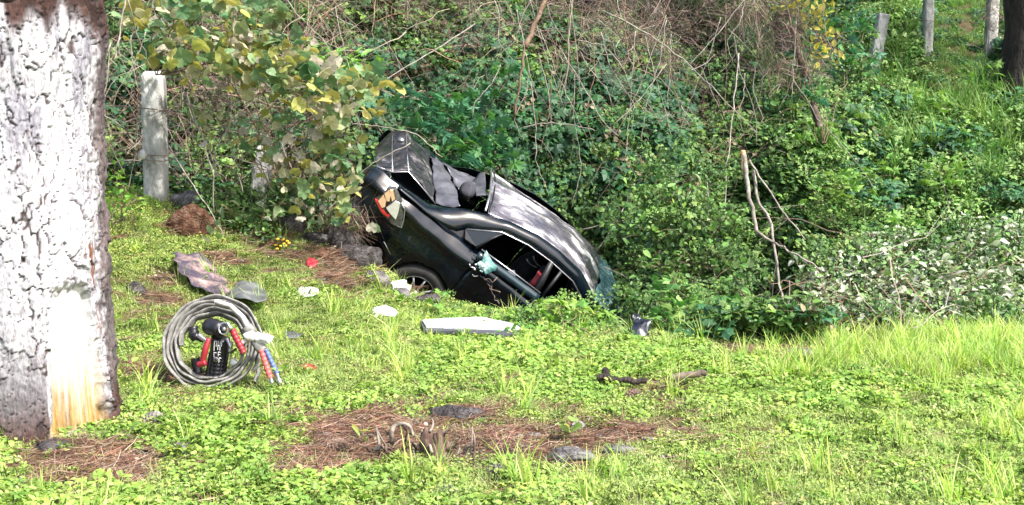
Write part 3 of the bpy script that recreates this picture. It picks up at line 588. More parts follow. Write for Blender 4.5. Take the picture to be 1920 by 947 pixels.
    far = [(.03, .58, 1.10), (.39, .58, 1.13), (.82, .58, 1.17), (1.16, .58, 1.19), (1.48, .58, 1.16), (1.62, .58, 1.11)]
    rows = []
    for k in range(7):
        w = k/6; rows.append([tuple(np.array(a_)*(1-w)+np.array(b_)*w+np.array([0, 0, .045*math.sin(math.pi*w)])) for a_, b_ in zip(near, far)])
    rr = np.array([resample(r_, 60) for r_ in rows]); rr2 = np.array([resample(rr[:, j], 50) for j in range(60)]).transpose(1, 0, 2); v_, f_ = grid(rr2, True)
    v_ = crumple(v_, .022, 1.9, 5); dc = car_pt(955, 407, -.40); d = np.hypot((v_[:, 0]-dc[0])/1.5, v_[:, 1]-dc[1]); v_[:, 2] += -.035*np.exp(-(d/.075)**2)+.014*np.exp(-((d-.115)/.02)**2)
    rid = np.exp(-((v_[:, 1]-.12-.25*(v_[:, 0]-.1))/.05)**2)*sm(1.4, .2, v_[:, 0]); v_[:, 2] += .03*rid
    v_ = crumple(v_, .006, 7, 2)
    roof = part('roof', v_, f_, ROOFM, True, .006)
    part('roof_edge', *tube([(.03, y_, z_+.012) for y_, z_ in ((-.58, 1.05), (-.3, 1.10), (0, 1.115), (.3, 1.12), (.58, 1.10))], .012, 6), STEEL, parent=roof)
    part('roof_edge', *tube([(.075, y_, z_+.012) for y_, z_ in ((-.56, 1.06), (-.3, 1.11), (0, 1.13), (.3, 1.13), (.56, 1.10))], .006, 5), BLACK, parent=roof)
    # boot lid: rear face in three strips, deck beyond, all sprung up and bent
    C = car_pt
    L0 = [C(706, 313, -.50), C(736, 323, -.50), C(766, 322, -.50), C(792, 352, -.50), C(817, 383, -.52)]
    L1 = [C(704, 294, 0), C(735, 285, 0), C(763, 283, 0), C(786, 308, -.05), C(812, 345, -.15)]
    L2 = [C(702, 275, .45), C(736, 247, .47), C(761, 245, .48), C(778, 262, .5), C(803, 287, .48)]
    def stripface(name, a0, a1, m, amp=.008, sd=0, label=None):
        rows_ = [[L0[a0], L0[a1]], [L1[a0], L1[a1]], [L2[a0], L2[a1]]]; return sheet(name, rows_, m, (14, 10), amp, 5, sd, .006, lid, label)
    lid = sheet('boot_lid', [[L0[2], L0[3], L0[4]], [L1[2], L1[3], L1[4]], [L2[2], L2[3], L2[4]]], BDUST, (30, 28), .034, 5, 3, .006, None, 'bent boot lid sprung open')
    stripface('lid_face', 0, 1, BDUST, .024, 2); stripface('lid_face', 1, 2, BDUST, .030, 4)
    for k in (1, 2):
        part('lid_crease', *tube([L0[k]+CZ, L1[k]+CZ*1.3, L2[k]+CZ], .0055, 5), STEEL, parent=lid)
    part('lid_crease', *tube([C(706, 278, .42), C(705, 295, .1), C(707, 312, -.45), C(722, 318, -.5)], .006, 5), STEEL, parent=lid)
    part('lid_crease', *tube([L0[0], L0[1], L0[2], L0[3], L0[4]], .006, 5), STEEL, parent=lid)
    part('badge', *tube([C(752, 264, .25)+CZ*2, C(752, 264, .25)+CZ*3.4], .032, 14), STEEL, parent=lid)
    # crushed rear end
    sheet('rear_panel', [[C(678, 326, .10), C(706, 313, -.35), C(731, 324, -.55), C(742, 352, -.62)], [C(678, 352, 0), C(697, 348, -.45), C(714, 356, -.62), C(728, 360, -.72)], [C(684, 378, -.1), C(690, 378, -.55), C(700, 378, -.72), C(706, 384, -.80)],
                         [C(694, 408, -.25), C(700, 408, -.6), C(706, 408, -.75), C(715, 404, -.82)], [C(708, 434, -.4), C(712, 432, -.66), C(718, 430, -.78), C(726, 426, -.84)]], PAINT, (30, 30), .035, 5, 6)
    sheet('rear_bumper', [[C(676, 325, .5), C(672, 350, .2), C(682, 378, -.2), C(695, 410, -.5), C(709, 436, -.72), C(726, 464, -.84), (-.42, -.85, .14)], [C(670, 338, .55), C(666, 360, .25), C(676, 388, -.2), C(688, 420, -.5), C(702, 448, -.7), C(720, 474, -.8), (-.42, -.80, .04)],
                          [(-.9, .7, .1), (-.9, .4, .05), (-.8, 0, .05), (-.75, -.3, .0), (-.6, -.6, 0), (-.5, -.7, 0), (-.42, -.70, -.05)]], PAINT, (16, 36), .03, 5, 9)
    part('seam', *tube([C(716, 318, -.52), C(729, 330, -.6), C(736, 346, -.68), C(738, 358, -.76)], .005, 5), STEEL)
    part('seam', *tube([C(676, 327, -.1), C(682, 374, -.5), C(693, 402, -.7), C(709, 434, -.8), C(724, 461, -.86), C(733, 478, -.86)], .0045, 5), STEEL)
    # tail lamp
    yl = -.885
    hs_ = [C(701, 373, -.80), C(729, 354, -.84), C(741, 356, yl), C(753, 380, yl), C(756, 402, yl), C(752, 428, yl), C(733, 419, yl), C(714, 398, -.86)]
    cen = np.mean(hs_, axis=0)+[0, -.03, 0]; tl = part('tail_light', [cen]+hs_+[h_+[0, .08, 0] for h_ in hs_], [(0, 1+i, 1+(i+1) % 8) for i in range(8)]+[(1+i, 9+i, 9+(i+1) % 8, 1+(i+1) % 8) for i in range(8)], lampd, False)
    def lens(name, pts, m): 
        p_ = [C(a_, b_, yl-.045) for a_, b_ in pts]; n_ = len(p_); part(name, p_+[q+np.array([0, .03, 0]) for q in p_], [tuple(range(n_))]+[(i, i+n_, (i+1) % n_+n_, (i+1) % n_) for i in range(n_)], m, False, parent=tl)
    lens('amber_lens', [(709, 377), (718, 367), (724, 376), (722, 388), (716, 390)], lampo); lens('amber_lens', [(721, 364), (729, 358), (733, 366), (730, 378), (725, 377)], lampo); lens('amber_lens', [(731, 357), (737, 357), (740, 374), (735, 378)], lampo)
    lens('red_lens', [(703, 374), (708, 377), (716, 392), (725, 402), (731, 404), (728, 408), (716, 399)], lampr)
    lens('clear_lens', [(724, 390), (741, 378), (750, 382), (747, 398), (742, 412), (731, 400)], lampw)
    part('lamp_rim', *tube([C(753, 380, yl-.02), C(759, 393, yl-.02), C(757, 412, yl-.02), C(753, 427, yl-.02), C(745, 424, yl-.02)], .006, 5), STEEL, parent=tl)
    # crushed rear shelf and window frame seen in the open rear window
    sheet('rear_shelf', [[C(809, 293, .5), C(818, 290, .5), C(830, 305, .5), C(838, 312, .5)], [C(812, 330, .1), C(826, 330, .1), C(838, 335, .1), C(850, 345, .1)], [C(820, 378, -.4), C(832, 385, -.45), C(848, 386, -.5), C(860, 384, -.5)]], GREYM, (24, 20), .045, 5, 4)
    sheet('parcel_sheet', [[C(829, 303, .55), C(854, 318, .56), C(888, 333, .57), C(906, 334, .57)], [C(842, 312, .4), C(858, 330, .35), C(878, 342, .35), C(900, 346, .35)], [C(850, 345, .2), C(862, 352, .1), C(868, 360, .1), C(880, 366, .1)]], GREYM, (18, 22), .035, 6, 14)
    sheet('quarter_cloth', [[C(888, 338, .45), C(900, 325, .5), C(911, 322, .5)], [C(890, 352, .2), C(900, 352, .2), C(911, 350, .2)], [C(893, 368, -.1), C(902, 366, -.1), C(912, 366, -.1)]], GREYM, (10, 10), .01, 7, 24)
    def blob(name, c_, sx, sy, sz, m, sd_=1, parent=None):
        v_, f_ = rocky(sd_, sx, sy, sz, .06, 3); return part(name, v_+np.array(c_), f_, m, True, parent=parent)
    st = blob('rear_seat', (.15, 0, .35), .14, .62, .34, CLOTH, 2); blob('headrest', C(876, 357, .05), .085, .15, .09, CLOTH, 3, st); blob('headrest', (.12, -.36, .74), .08, .14, .09, CLOTH, 4, st)
    for s in (-1, 1):
        st = blob('front_seat', (1.02, s*.36, .40), .13, .26, .36, CLOTH, 5+s); blob('headrest', (.98, s*.36, .84), .06, .13, .09, CLOTH, 8, st); blob('cushion', (1.3, s*.36, .12), .27, .26, .12, CLOTH, 9, st)
    part('floor_pan', *grid([[(x_, y_, -.13+.05*abs(y_)) for y_ in (-.74, -.3, .3, .74)] for x_ in (-.4, 0, .8, 1.6, 2.4, 3.3)]), BLACK, thick=.02)
    part('boot_floor', *grid([[(x_, y_, .22) for y_ in (-.74, -.3, .3, .74)] for x_ in (-1.0, -.6, -.2, .1)]), BLACK, thick=.02)
    part('bulkhead', *grid([[(x_, y_, z_) for y_ in (-.78, 0, .78)] for x_, z_ in ((2.15, -.1), (2.1, .4), (2.0, .72))]), BLACK, thick=.02)
    part('dashboard', *grid([[(x_, y_, z_) for y_ in (-.75, 0, .75)] for x_, z_ in ((1.7, .4), (1.62, .62), (1.85, .76), (2.2, .78))]), BLACK, thick=.02)
    part('steering_wheel', *tube([(1.45+.05*math.cos(a_), .36+.17*math.sin(a_), .66+.17*math.cos(a_)) for a_ in np.linspace(0, 6.283, 22)], .014, 6), BLACK)
    # bonnet, front bumper (down in the ditch)
    P_ = [[(x_, y_, z_+.05*(1-(y_/.8)**2)) for y_ in np.linspace(-.78, .78, 14)] for x_, z_ in ((2.1, .77), (2.4, .75), (2.7, .70), (3.0, .66), (3.25, .60), (3.45, .50))]; v_, f_ = grid(P_, True); part('bonnet', crumple(v_, .03, 3, 4), f_, PAINT, thick=.006)
    P_ = [[(3.72-.25*(y_/.8)**2-dx, y_, z_) for y_ in np.linspace(-.84, .84, 16)] for dx, z_ in ((.2, .56), (.05, .46), (0, .3), (.02, .1), (.15, -.08))]; v_, f_ = grid(P_); part('front_bumper', crumple(v_, .03, 3, 7), f_, PAINT, thick=.01)
    for s in (-1, 1): blob('headlight', (3.42, s*.62, .50), .12, .17, .07, lampw, 5)
    # windscreen: shattered green glass pushed out over the pillar
    sheet('windscreen', [[(1.62, .58, 1.11), (1.56, .1, 1.15), (1.53, -.3, 1.12), (1.48, -.60, 1.06)], [(1.80, .58, 1.08), (1.77, .1, 1.14), (1.76, -.3, 1.11), (1.68, -.62, 1.03)], [(1.95, .60, .98), (1.98, .1, 1.05), (1.93, -.3, 1.02), (1.80, -.64, .92)], [(2.12, .64, .82), (2.16, .1, .86), (2.12, -.3, .86), (2.0, -.68, .78)]], GREENG, (26, 26), .035, 4, 4, .006)
    sheet('windscreen_frame', [[C(1150, 565, -.5), C(1162, 572, -.45), C(1178, 578, -.4)], [C(1156, 582, -.55), C(1166, 584, -.5), C(1176, 584, -.5)]], STEEL, (6, 8), .02, 9, 4, .004)
    # broken rear door glass hanging on the belt
    sheet('broken_glass', [[C(912, 468, -.87), C(917, 480, -.87), C(926, 492, -.88), C(934, 502, -.88)], [C(903, 488, -.90), C(910, 497, -.91), C(918, 500, -.91), C(926, 508, -.9)], [C(893, 494, -.92), C(899, 502, -.93), C(905, 508, -.93), C(911, 516, -.93)]], GREENG, (14, 14), .02, 12, 3, .004, None, 'shattered green side glass hanging over the rear door')
    for k in range(9):
        a_, b_ = 890+R.uniform(0, 22), 490+R.uniform(0, 20); v_, f_ = rocky(k+30, .012, .008, .012, .2, 1); part('glass_crumb', v_+C(a_, b_, -.925), f_, lampw if k % 2 else GREENG, False)
    sheet('paper', [[C(945, 508, -.60), C(966, 506, -.60)], [C(948, 516, -.62), C(968, 524, -.62)]], WHITEP, (4, 4), .01, 9, 1, .003)
    sheet('red_cloth', [[C(1012, 505, -.5), C(1018, 512, -.5)], [C(992, 536, -.6), C(1002, 538, -.6)]], REDC, (5, 5), .02, 9, 1, .003)
    for (a0, b0, a1, b1) in ((880, 495, 892, 502), (886, 514, 896, 517), (987, 485, 1008, 502), (1000, 480, 1014, 500)): part('hanging_cable', *tube(curve(C(a0, b0, -.9 if b0 > 490 and a0 < 950 else -.4), C(a1, b1, -.9 if a0 < 950 else -.4), 5, -.02), .006, 5), STEEL)
    for (pa, pb) in (((912, 524), (938, 548)), ((905, 520), (932, 520)), ((922, 534), (936, 570))): part('hanging_cable', *tube(curve(C(*pa, -.90), C(*pb, -.95), 7, -.03, .012), .006, 5), WOODD)
    return t
def empty_part(name, parent, loc):
    o = bpy.data.objects.new(name, None); COL.objects.link(o); o.parent = parent; o.location = loc; return o
CZ = np.array([-.004, -.004, .006])
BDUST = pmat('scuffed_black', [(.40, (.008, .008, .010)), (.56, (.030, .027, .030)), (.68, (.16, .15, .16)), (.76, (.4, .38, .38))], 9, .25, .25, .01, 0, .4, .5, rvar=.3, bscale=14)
pmteal = pmat('teal_trim', [(.3, (.006, .015, .02)), (.7, (.015, .033, .042))], 6, .25, .1, .004, coat=.5)
lampd = pmat('lamp_bowl', [(.3, (.02, .02, .02)), (.7, (.3, .3, .3))], 20, .2, .1, .003, metal=.6)
def plain(n, c_, r_=.4, met=0, coat=0): return pmat(n, [(.3, tuple(q*.8 for q in c_)), (.7, c_)], 25, r_, .15, .002, metal=met, coat=coat)
lampo = plain('amber_lens', (.80, .52, .32), .12, 0, .8); lampr = plain('red_lens', (.55, .03, .03), .12, 0, .8); lampw = plain('clear_lens', (.75, .72, .68), .15, .2, .6)
WHITEP = pmat('white_plastic', [(.35, (.25, .25, .25)), (.48, (.52, .53, .54)), (.7, (.64, .65, .66))], 9, .5, .3, .004); REDC = plain('red_plastic', (.27, .02, .03), .45); BLUEP = plain('blue_sleeve', (.09, .13, .33), .5); PINKR = plain('red_sleeve', (.62, .12, .11), .5)
car()
# ------------------------------------------------------------------ rocks, cones, stump, sticks, litter
def rock(px, py, w, h, mat_, seed, label, group=None, name='rock', depth=None, sink=.25, dfac=.8, cat='rock'):
    p = hit(px, py) if depth is None else at(px, py, depth); s_ = p[1]/F; sx, sz = w*s_/2, h*s_/2
    v_, f_ = rocky(seed, sx*1.15, sx*dfac, sz*1.25, .30, 4); v_ = crumple(v_, .05*sx, 9/max(sx, .05)*.3, seed); me = mk(name, v_, f_, mat_, True)
    o = ob(name, me, None, (p[0], p[1]+sx*dfac*.6, p[2]+sz*(1-sink)), (0, 0, seed*.1 % .6-.3)); return tag(o, label, cat, group)
rock(352, 398, 62, 46, ROCKG, 1, 'pale lumpy rock resting against the foot of the white post', depth=10.2)
rock(352, 448, 78, 66, ROCKB, 2, 'reddish brown boulder above the torn grey sheet')
rock(305, 400, 50, 34, ROCKD, 3, 'dark stone at the foot of the concrete post', depth=10.5)
rock(540, 440, 58, 48, ROCKG, 4, 'grey rock in the weeds right of the broken post stub')
rock(590, 462, 50, 30, ROCKD, 5, 'small dark rock just right of the grey one on the slope')
rock(632, 470, 70, 46, ROCKD, 6, 'dark flat boulder just left of the crushed tail')
rock(672, 505, 85, 48, ROCKD, 7, 'broad brown grey rock below the tail light')
rock(700, 540, 52, 34, ROCKG, 8, 'grey stone left of the rear wheel')
rock(752, 568, 34, 30, ROCKG, 9, 'pale grey rock directly below the rear wheel')
rock(800, 580, 52, 30, ROCKD, 10, 'rounded grey rock in the weeds right of the rear wheel')
rock(600, 492, 42, 26, ROCKB, 11, 'small brown stone next to the red scrap')
rock(558, 402, 40, 30, ROCKG, 19, 'small grey stone high on the slope under the yellow vine', depth=10.6)
rock(255, 560, 40, 30, ROCKD, 12, 'dark mossy stone in the grass left of the hose coil')
rock(343, 862, 50, 30, ROCKG, 13, 'pale grey stone right of the pine foot')
rock(862, 796, 104, 34, ROCKD, 14, 'flat dark slate stone at the back of the needle patch', dfac=.55)
rock(1072, 878, 96, 38, ROCKG, 15, 'long grey stone at the front right of the needle patch', dfac=.55)
rock(1162, 860, 56, 26, ROCKG, 16, 'small pale stone right of the long grey one')
rock(1000, 828, 34, 18, ROCKG, 17, 'little stone half buried in the middle of the needles')
rock(1505, 678, 60, 26, ROCKG, 18, 'grey stone at the edge of the lawn under the pale shrub')
rock(92, 860, 80, 32, ROCKD, 20, 'dark root-like rock at the front foot of the pine')
rock(495, 797, 44, 18, ROCKG, 23, 'low grey stone at the left end of the needle patch')
rock(1010, 812, 30, 14, ROCKD, 27, 'small dark stone right of the slate stone')
CONE = pmat('pine_cone_scales', [(.3, (.05, .032, .024)), (.5, (.14, .09, .065)), (.7, (.30, .23, .18))], 30, .9, .4, .004)
CONEG = pmat('grey_cone_scales', [(.3, (.10, .09, .085)), (.5, (.25, .23, .21)), (.7, (.45, .42, .39))], 30, .9, .4, .004)
def cone_mesh(seed, m):
    rs = np.random.RandomState(seed); A_ = Acc()
    v_, f_ = tube([(0, 0, z_) for z_ in np.linspace(-.045, .045, 6)], [.006, .018, .022, .02, .013, .004], 8); A_.add(v_, f_)
    for k in range(110):
        t_ = k/110; z_ = -.045+.09*t_; a_ = k*2.4; r_ = .030*math.sin(math.pi*(.12+.86*t_))**.7+.003; c_ = np.array([math.cos(a_), math.sin(a_), 0]); s_ = np.array([-c_[1], c_[0], 0]); b_ = np.array([0, 0, z_])
        e_ = b_+c_*r_*1.15+[0, 0, .004]; v_ = [b_+c_*.012-s_*.004, b_+c_*.012+s_*.004, e_+s_*.009+[0, 0, .002], e_+c_*.004, e_-s_*.009+[0, 0, .002], e_-[0, 0, .006]]
        A_.add(v_, [(0, 1, 2, 3), (0, 3, 4), (0, 4, 5), (1, 5, 2), (0, 5, 1), (2, 5, 3), (3, 5, 4)])
    return A_.mesh('pine_cone', m)
cm = [cone_mesh(1, CONE), cone_mesh(2, CONEG)]
for px_, py_, w_, k, lab in ((632, 852, 48, 0, 'dark closed pine cone at the left of the needle patch'), (932, 902, 50, 1, 'greyish pine cone lying at the front of the needle patch'), (1085, 812, 26, 1, 'small grey pine cone on the right part of the needles, left of a clover sprig'),
                            (738, 925, 42, 0, 'brown pine cone in the weeds in front of the stump'), (838, 938, 36, 1, 'grey pine cone at the bottom edge of the lawn'), (1188, 758, 42, 0, 'open pine cone below the dark stick on the lawn'), (1686, 812, 26, 0, 'lone pine cone out in the grass on the right'),
                            (290, 800, 44, 1, 'pale pine cone near the right side of the pine foot'), (1080, 838, 22, 0, 'tiny dark cone beside the long grey stone'), (955, 866, 36, 0, 'pine cone half under needles behind the greyish one')):
    p = hit(px_, py_); o = ob('pine_cone', cm[k], None, (p[0], p[1], p[2]+.025), (R.uniform(1.2, 1.9), R.uniform(-.3, .3), R.uniform(0, 6)), w_*p[1]/F/.085); tag(o, lab, 'pine cone', 'pine cones fallen on the lawn')
def stick(name, pts, r0, r1, m, label, cat='stick', n=8, group=None, sub=3, jit_=.006):
    q = resample(pts, len(pts)*sub); r0 *= .75 if jit_ > .01 else 1; jit_ = .005 if jit_ > .01 else jit_; q[1:-1] += R.normal(0, jit_, (len(q)-2, 3)); v_, f_ = tube(q, np.linspace(r0, r1, len(q))*(1+.1*R.randn(len(q))), n)
    return tag(ob(name, mk(name, v_, f_, m, True), None), label, cat, group)
def gp(px, py, up=0): p = hit(px, py); p[2] += up; return p
stick('stick', [gp(1255, 738, .10), gp(1290, 735, .10), gp(1322, 731, .10)], .024, .020, WOODD, 'short brown stick end poking out of the grass on the right')
stick('stick', [gp(1120, 738, .09), gp(1160, 740, .09), gp(1212, 740, .085)], .022, .018, BARKD, 'dark stick lying in the weeds left of the brown one')
stick('stick', [gp(1270, 628, .12), gp(1310, 642, .08), gp(1350, 664, .02)], .008, .004, WOODD, 'thin pale curved twig at the lawn edge beside the ditch')
stick('stick', [gp(1135, 728, .11), gp(1140, 738, .06)], .024, .02, BARKD, 'knobbly dark twig stub beside the dark stick')
# stump with broken roots
def stump():
    p = hit(815, 868); t = empty('tree_stump', p, 'small rotten stump with twisted pale roots in the needles', 'stump'); s_ = p[1]/F; rs = np.random.RandomState(4)
    RD = pmat('rotten_wood', [(.3, (.02, .012, .01)), (.5, (.07, .04, .03)), (.7, (.2, .14, .10))], 25, .9, .8, .01, stretch=(1, 1, .25)); PL = pmat('pale_root', [(.3, (.07, .05, .04)), (.6, (.26, .22, .18))], 20, .9, .5, .005)
    def L_(px, py, dy=0): q = at(px, py, p[1]+dy); return q-p
    for a_, b_, w_ in ((800, 800, 16), (824, 808, 13), (812, 815, 17), (838, 822, 9)):
        v_, f_ = tube(resample([L_(a_+4, 880, .02), L_(a_, b_+30, 0), L_(a_, b_, .01)], 8), np.array([1.3, 1.2, 1.1, 1, 1, .9, .75, .3])*w_*s_, 9); ob('stump_splinter', mk('stump_splinter', crumple(v_, .012, 18), f_, RD, True), t)
    for pts in (((735, 830), (733, 808), (742, 797), (758, 794), (770, 800), (775, 818)), ((757, 797), (765, 810), (778, 820)), ((880, 865), (884, 830), (886, 800)), ((905, 865), (884, 850), (868, 872)), ((880, 850), (893, 880), (905, 905)), ((700, 845), (712, 838), (708, 812), (706, 800)), ((815, 880), (770, 862), (735, 866)), ((842, 872), (856, 858), (862, 840)), ((806, 810), (812, 798), (810, 786))):
        q = np.array([L_(a_, b_, rs.uniform(-.04, .04)) for a_, b_ in pts]); v_, f_ = tube(resample(q, 12), np.linspace(.013, .005, 12)*rs.uniform(.5, 1.2), 7); ob('root', mk('root', crumple(v_, .004, 30), f_, PL if rs.rand() < .7 else RD, True), t)
    for k in range(34):
        a_ = rs.uniform(700, 900); b_ = rs.uniform(825, 885); l_ = rs.uniform(25, 75); an = rs.normal(1.4, .9); q = [L_(a_, b_+12, rs.uniform(-.1, .1)), L_(a_+l_*.5*math.cos(an)+rs.normal(0, 6), b_-l_*.35, rs.uniform(-.05, .05)), L_(a_+l_*math.cos(an), b_-l_*rs.uniform(.2, .8), 0)]
        v_, f_ = tube(resample(q, 9), np.linspace(.009, .003, 9)*rs.uniform(.5, 1.3), 6); ob('root', mk('root', crumple(v_, .012, 14, k), f_, PL if rs.rand() < .35 else RD, True), t)
stump()
# fence posts
def post(pt, pb, d, wpx, label, mat_=CONC, cat='post', name='concrete_post', top='flat', wires=(), sq=True, extra=.35):
    a_ = at(*pt, d); b_ = at(*pb, d); dirv = b_-a_; dirv /= np.linalg.norm(dirv); b_ = b_+dirv*extra; w = wpx*d/F/2; K = 40
    rs = np.random.RandomState(int(pt[0])); ax = np.cross(dirv, [0, 1, 0]); ax /= np.linalg.norm(ax); ay = np.cross(dirv, ax); rows = []
    th = np.linspace(0, 2*math.pi, 25)[:-1]
    for i in range(K+1):
        c_ = a_+(b_-a_)*i/K; ww = w*(1 if i else .8)
        for q in th:
            cx_, sx_ = math.cos(q), math.sin(q); k = 1/max(abs(cx_), abs(sx_))**(.75 if sq else 0); 
            z_off = (rs.rand()-.5)*.02 if i == 0 and top == 'flat' else 0
            if top == 'broken' and i < 8: z_off = .0; 
            rows.append(c_+ax*cx_*ww*k+ay*sx_*ww*k-dirv*z_off + (dirv*(.13*(cx_+1)*.5*(1-i/8)) if top == 'broken' and i < 8 else 0))
    n = 24; f_ = [(i*n+j, i*n+(j+1) % n, (i+1)*n+(j+1) % n, (i+1)*n+j) for i in range(K) for j in range(n)]+[tuple(range(n))[::-1]]
    v_ = crumple(np.array(rows), .010, 9, pt[0] % 7); v_ = crumple(v_, .004, 30, 2); t = empty(name, b_, label, cat, None); v_ = v_-b_
    ob('shaft', mk('shaft', v_, f_, mat_, True), t)
    for py_ in wires:
        c_ = at(pt[0]+(pb[0]-pt[0])*(py_-pt[1])/(pb[1]-pt[1]), py_, d)-b_; q = [c_+(ax*math.cos(h_)+ay*math.sin(h_))*w*1.38+dirv*.006*math.sin(2*h_) for h_ in np.linspace(0, 6.283, 17)]
        v_, f_ = tube(q, .004, 4); ob('wire_tie', mk('wire_tie', v_, f_, RUST), t)
    return t
RUST = pmat('rusty_wire', [(.3, (.09, .055, .04)), (.7, (.3, .24, .2))], 30, .8, 0)
post((288, 135), (294, 386), 10.4, 39, 'tall white concrete fence post left of the yellow vine', wires=(205, 290, 300))
post((500, 272), (484, 372), 10.7, 30, 'short broken concrete post stub tilted in the brush', top='broken', wires=(315,))
p_ = at(268, 290, 10.15); v_, f_ = rocky(61, .05, .03, .055, .2, 2); tag(ob('concrete_chip', mk('concrete_chip', v_, f_, CONC, True), None, p_), 'white chip of concrete caught in the wire beside the tall post', 'concrete')
post((1656, 26), (1640, 112), 16.3, 21, 'pale concrete post leaning to the right on the hill', extra=.4)
post((1742, -30), (1738, 96), 17.0, 17, 'straight grey post with a dark crack, in the middle on the hill', extra=.5, wires=(40,))
post((1863, -30), (1858, 76), 17.3, 19, 'whitest fence post, next to the dark tree trunk', extra=.6, wires=(20, 52))
post((1492, 85), (1520, 182), 12.3, 13, 'thin grey leaning stake wrapped in ivy below the yellow creeper', mat_=WOODD, name='wooden_stake', cat='stake', sq=False)
def wire(label, pts): 
    q = resample(pts, 40); q[:, 2] += .012*np.sin(np.linspace(0, 9, 40)); v_, f_ = tube(q, .0035, 4); t = ob('barbed_wire', mk('barbed_wire', v_, f_, RUST)); tag(t, label, 'wire', 'fence wires')
wire('rusty fence wire running low past the foot of the white post', [at(170, 408, 10), at(290, 402, 10.15), at(484, 405, 10.3), at(650, 408, 10.8)])
wire('lowest fence wire crossing in front of the pale rock', [at(180, 420, 9.9), at(300, 416, 10.05), at(420, 418, 10.1), at(560, 412, 10.4)])
wire('rusty fence wire at the height of the chip on the tall post', [at(170, 318, 10.2), at(292, 292, 10.15), at(497, 318, 10.5), at(640, 330, 11)])
wire('upper fence wire round the tall white post', [at(170, 198, 10.2), at(290, 205, 10.15), at(520, 240, 10.8)])
# white panel
def slab(name, outline, up, m, thick, label=None, parent=None, amp=.006, loc=None):
    q = np.array([gp(a_, b_, up) for a_, b_ in outline]); c_ = q.mean(0); n_ = len(q); q = q-c_; v_ = list(q)+[p_-[0, 0, thick] for p_ in q]
    o = ob(name, mk(name, v_, [tuple(range(n_))[::-1], tuple(range(n_, 2*n_))]+[(i, (i+1) % n_, (i+1) % n_+n_, i+n_) for i in range(n_)], m), parent, c_ if loc is None else c_-loc); return o, c_
t = empty('broken_board', gp(885, 632, 0), 'white board with a dark broken rim lying on the grass below the wreck', 'board'); L0_ = np.array(t.location)
slab('white_face', [(792, 624), (835, 621), (885, 619), (905, 618), (925, 624), (948, 627), (968, 634), (975, 640), (950, 643), (905, 643), (850, 640), (800, 637)], .105, WHITEP, .012, parent=t, loc=L0_)
slab('dark_rim', [(788, 624), (835, 618), (885, 616), (912, 615), (930, 622), (952, 624), (975, 632), (984, 642), (975, 648), (940, 650), (900, 648), (850, 643), (796, 641)], .09, plain('grey_rim', (.07, .07, .085), .5), .02, parent=t, loc=L0_)
# torn grey sheet / bumper cover
def crumpled(name, rows, m, amp, label, cat, sc_=8, n=(16, 24), seed=1, group=None):
    c_ = np.mean([q for r_ in rows for q in r_], axis=0); rr = np.array([resample(r_, n[1]) for r_ in rows]); rr2 = np.array([resample(rr[:, j], n[0]) for j in range(n[1])]).transpose(1, 0, 2); v_, f_ = grid(rr2-c_)
    o = ob(name, mk(name, crumple(v_, amp, sc_, seed), f_, m, True), None, c_); md = o.modifiers.new('thickness', 'SOLIDIFY'); md.thickness = .005
    return tag(o, label, cat, group)
SCR = pmat('torn_plastic_sheet', [(.3, (.02, .018, .028)), (.46, (.07, .055, .075)), (.54, (.20, .14, .13)), (.68, (.34, .33, .35))], 5, .35, .4, .01, rvar=.3)
crumpled('torn_sheet', [[at(322, 470, 8.95), at(362, 478, 8.95), at(400, 505, 8.9), at(425, 530, 8.8), at(432, 552, 8.6)], [at(330, 488, 8.75), at(362, 500, 8.7), at(385, 520, 8.6), at(412, 540, 8.5), at(424, 556, 8.4)], [at(342, 510, 8.5), at(362, 528, 8.4), at(385, 545, 8.3), at(410, 556, 8.25), at(425, 562, 8.25)]], SCR, .05, 'crumpled purple grey plastic sheet lying below the brown boulder', 'wreckage', 6)
crumpled('torn_sheet', [[at(362, 476, 9.0), at(376, 474, 9.0), at(398, 492, 8.95)], [at(372, 496, 8.85), at(386, 498, 8.85), at(412, 520, 8.8)]], SCR, .03, 'small pinkish torn flap standing behind the purple grey sheet', 'wreckage', 6, seed=5)
GSH = pmat('muddy_grey_sheet', [(.3, (.03, .033, .034)), (.5, (.085, .09, .088)), (.7, (.22, .23, .235))], 5, .5, .4, .01)
crumpled('dented_sheet', [[at(438, 538, 8.7), at(455, 523, 8.75), at(478, 524, 8.75), at(496, 540, 8.7)], [at(430, 548, 8.5), at(455, 545, 8.45), at(480, 548, 8.45), at(502, 550, 8.5)], [at(425, 558, 8.35), at(450, 560, 8.25), at(475, 562, 8.25), at(498, 558, 8.3)]], GSH, .035, 'rounded dented grey sheet at the right end of the torn plastic', 'wreckage', 6, seed=9)
def scrap(px, py, w, h, m, label, cat, seed, up=.04, lean=.5):
    p = hit(px, py); s_ = p[1]/F; w_, h_ = w*s_/2, h*s_/2; rows = [[p+[-w_, .05, h_*2+up], p+[0, .07, h_*2.2+up], p+[w_*.9, .05, h_*1.4+up]], [p+[-w_*1.1, 0, h_+up], p+[0, 0, h_*1.3+up], p+[w_*1.1, 0, h_*.8+up]], [p+[-w_*.8, -.05, up], p+[0, -.06, up], p+[w_, -.04, up]]]
    return crumpled('scrap', rows, m, min(w_, h_)*.7, label, cat, 14, (10, 12), seed)
scrap(578, 562, 36, 12, WHITEP, 'crumpled white rag on the grass above the coil', 'rag', 1)
scrap(722, 600, 44, 14, WHITEP, 'white plastic piece on the grass left of the board', 'plastic', 2)
scrap(752, 556, 34, 20, WHITEP, 'whitish plastic shard between the rocks below the rear wheel', 'plastic', 12)
scrap(585, 508, 20, 14, REDC, 'bright red plastic fragment in the weeds left of the wreck', 'plastic', 3)
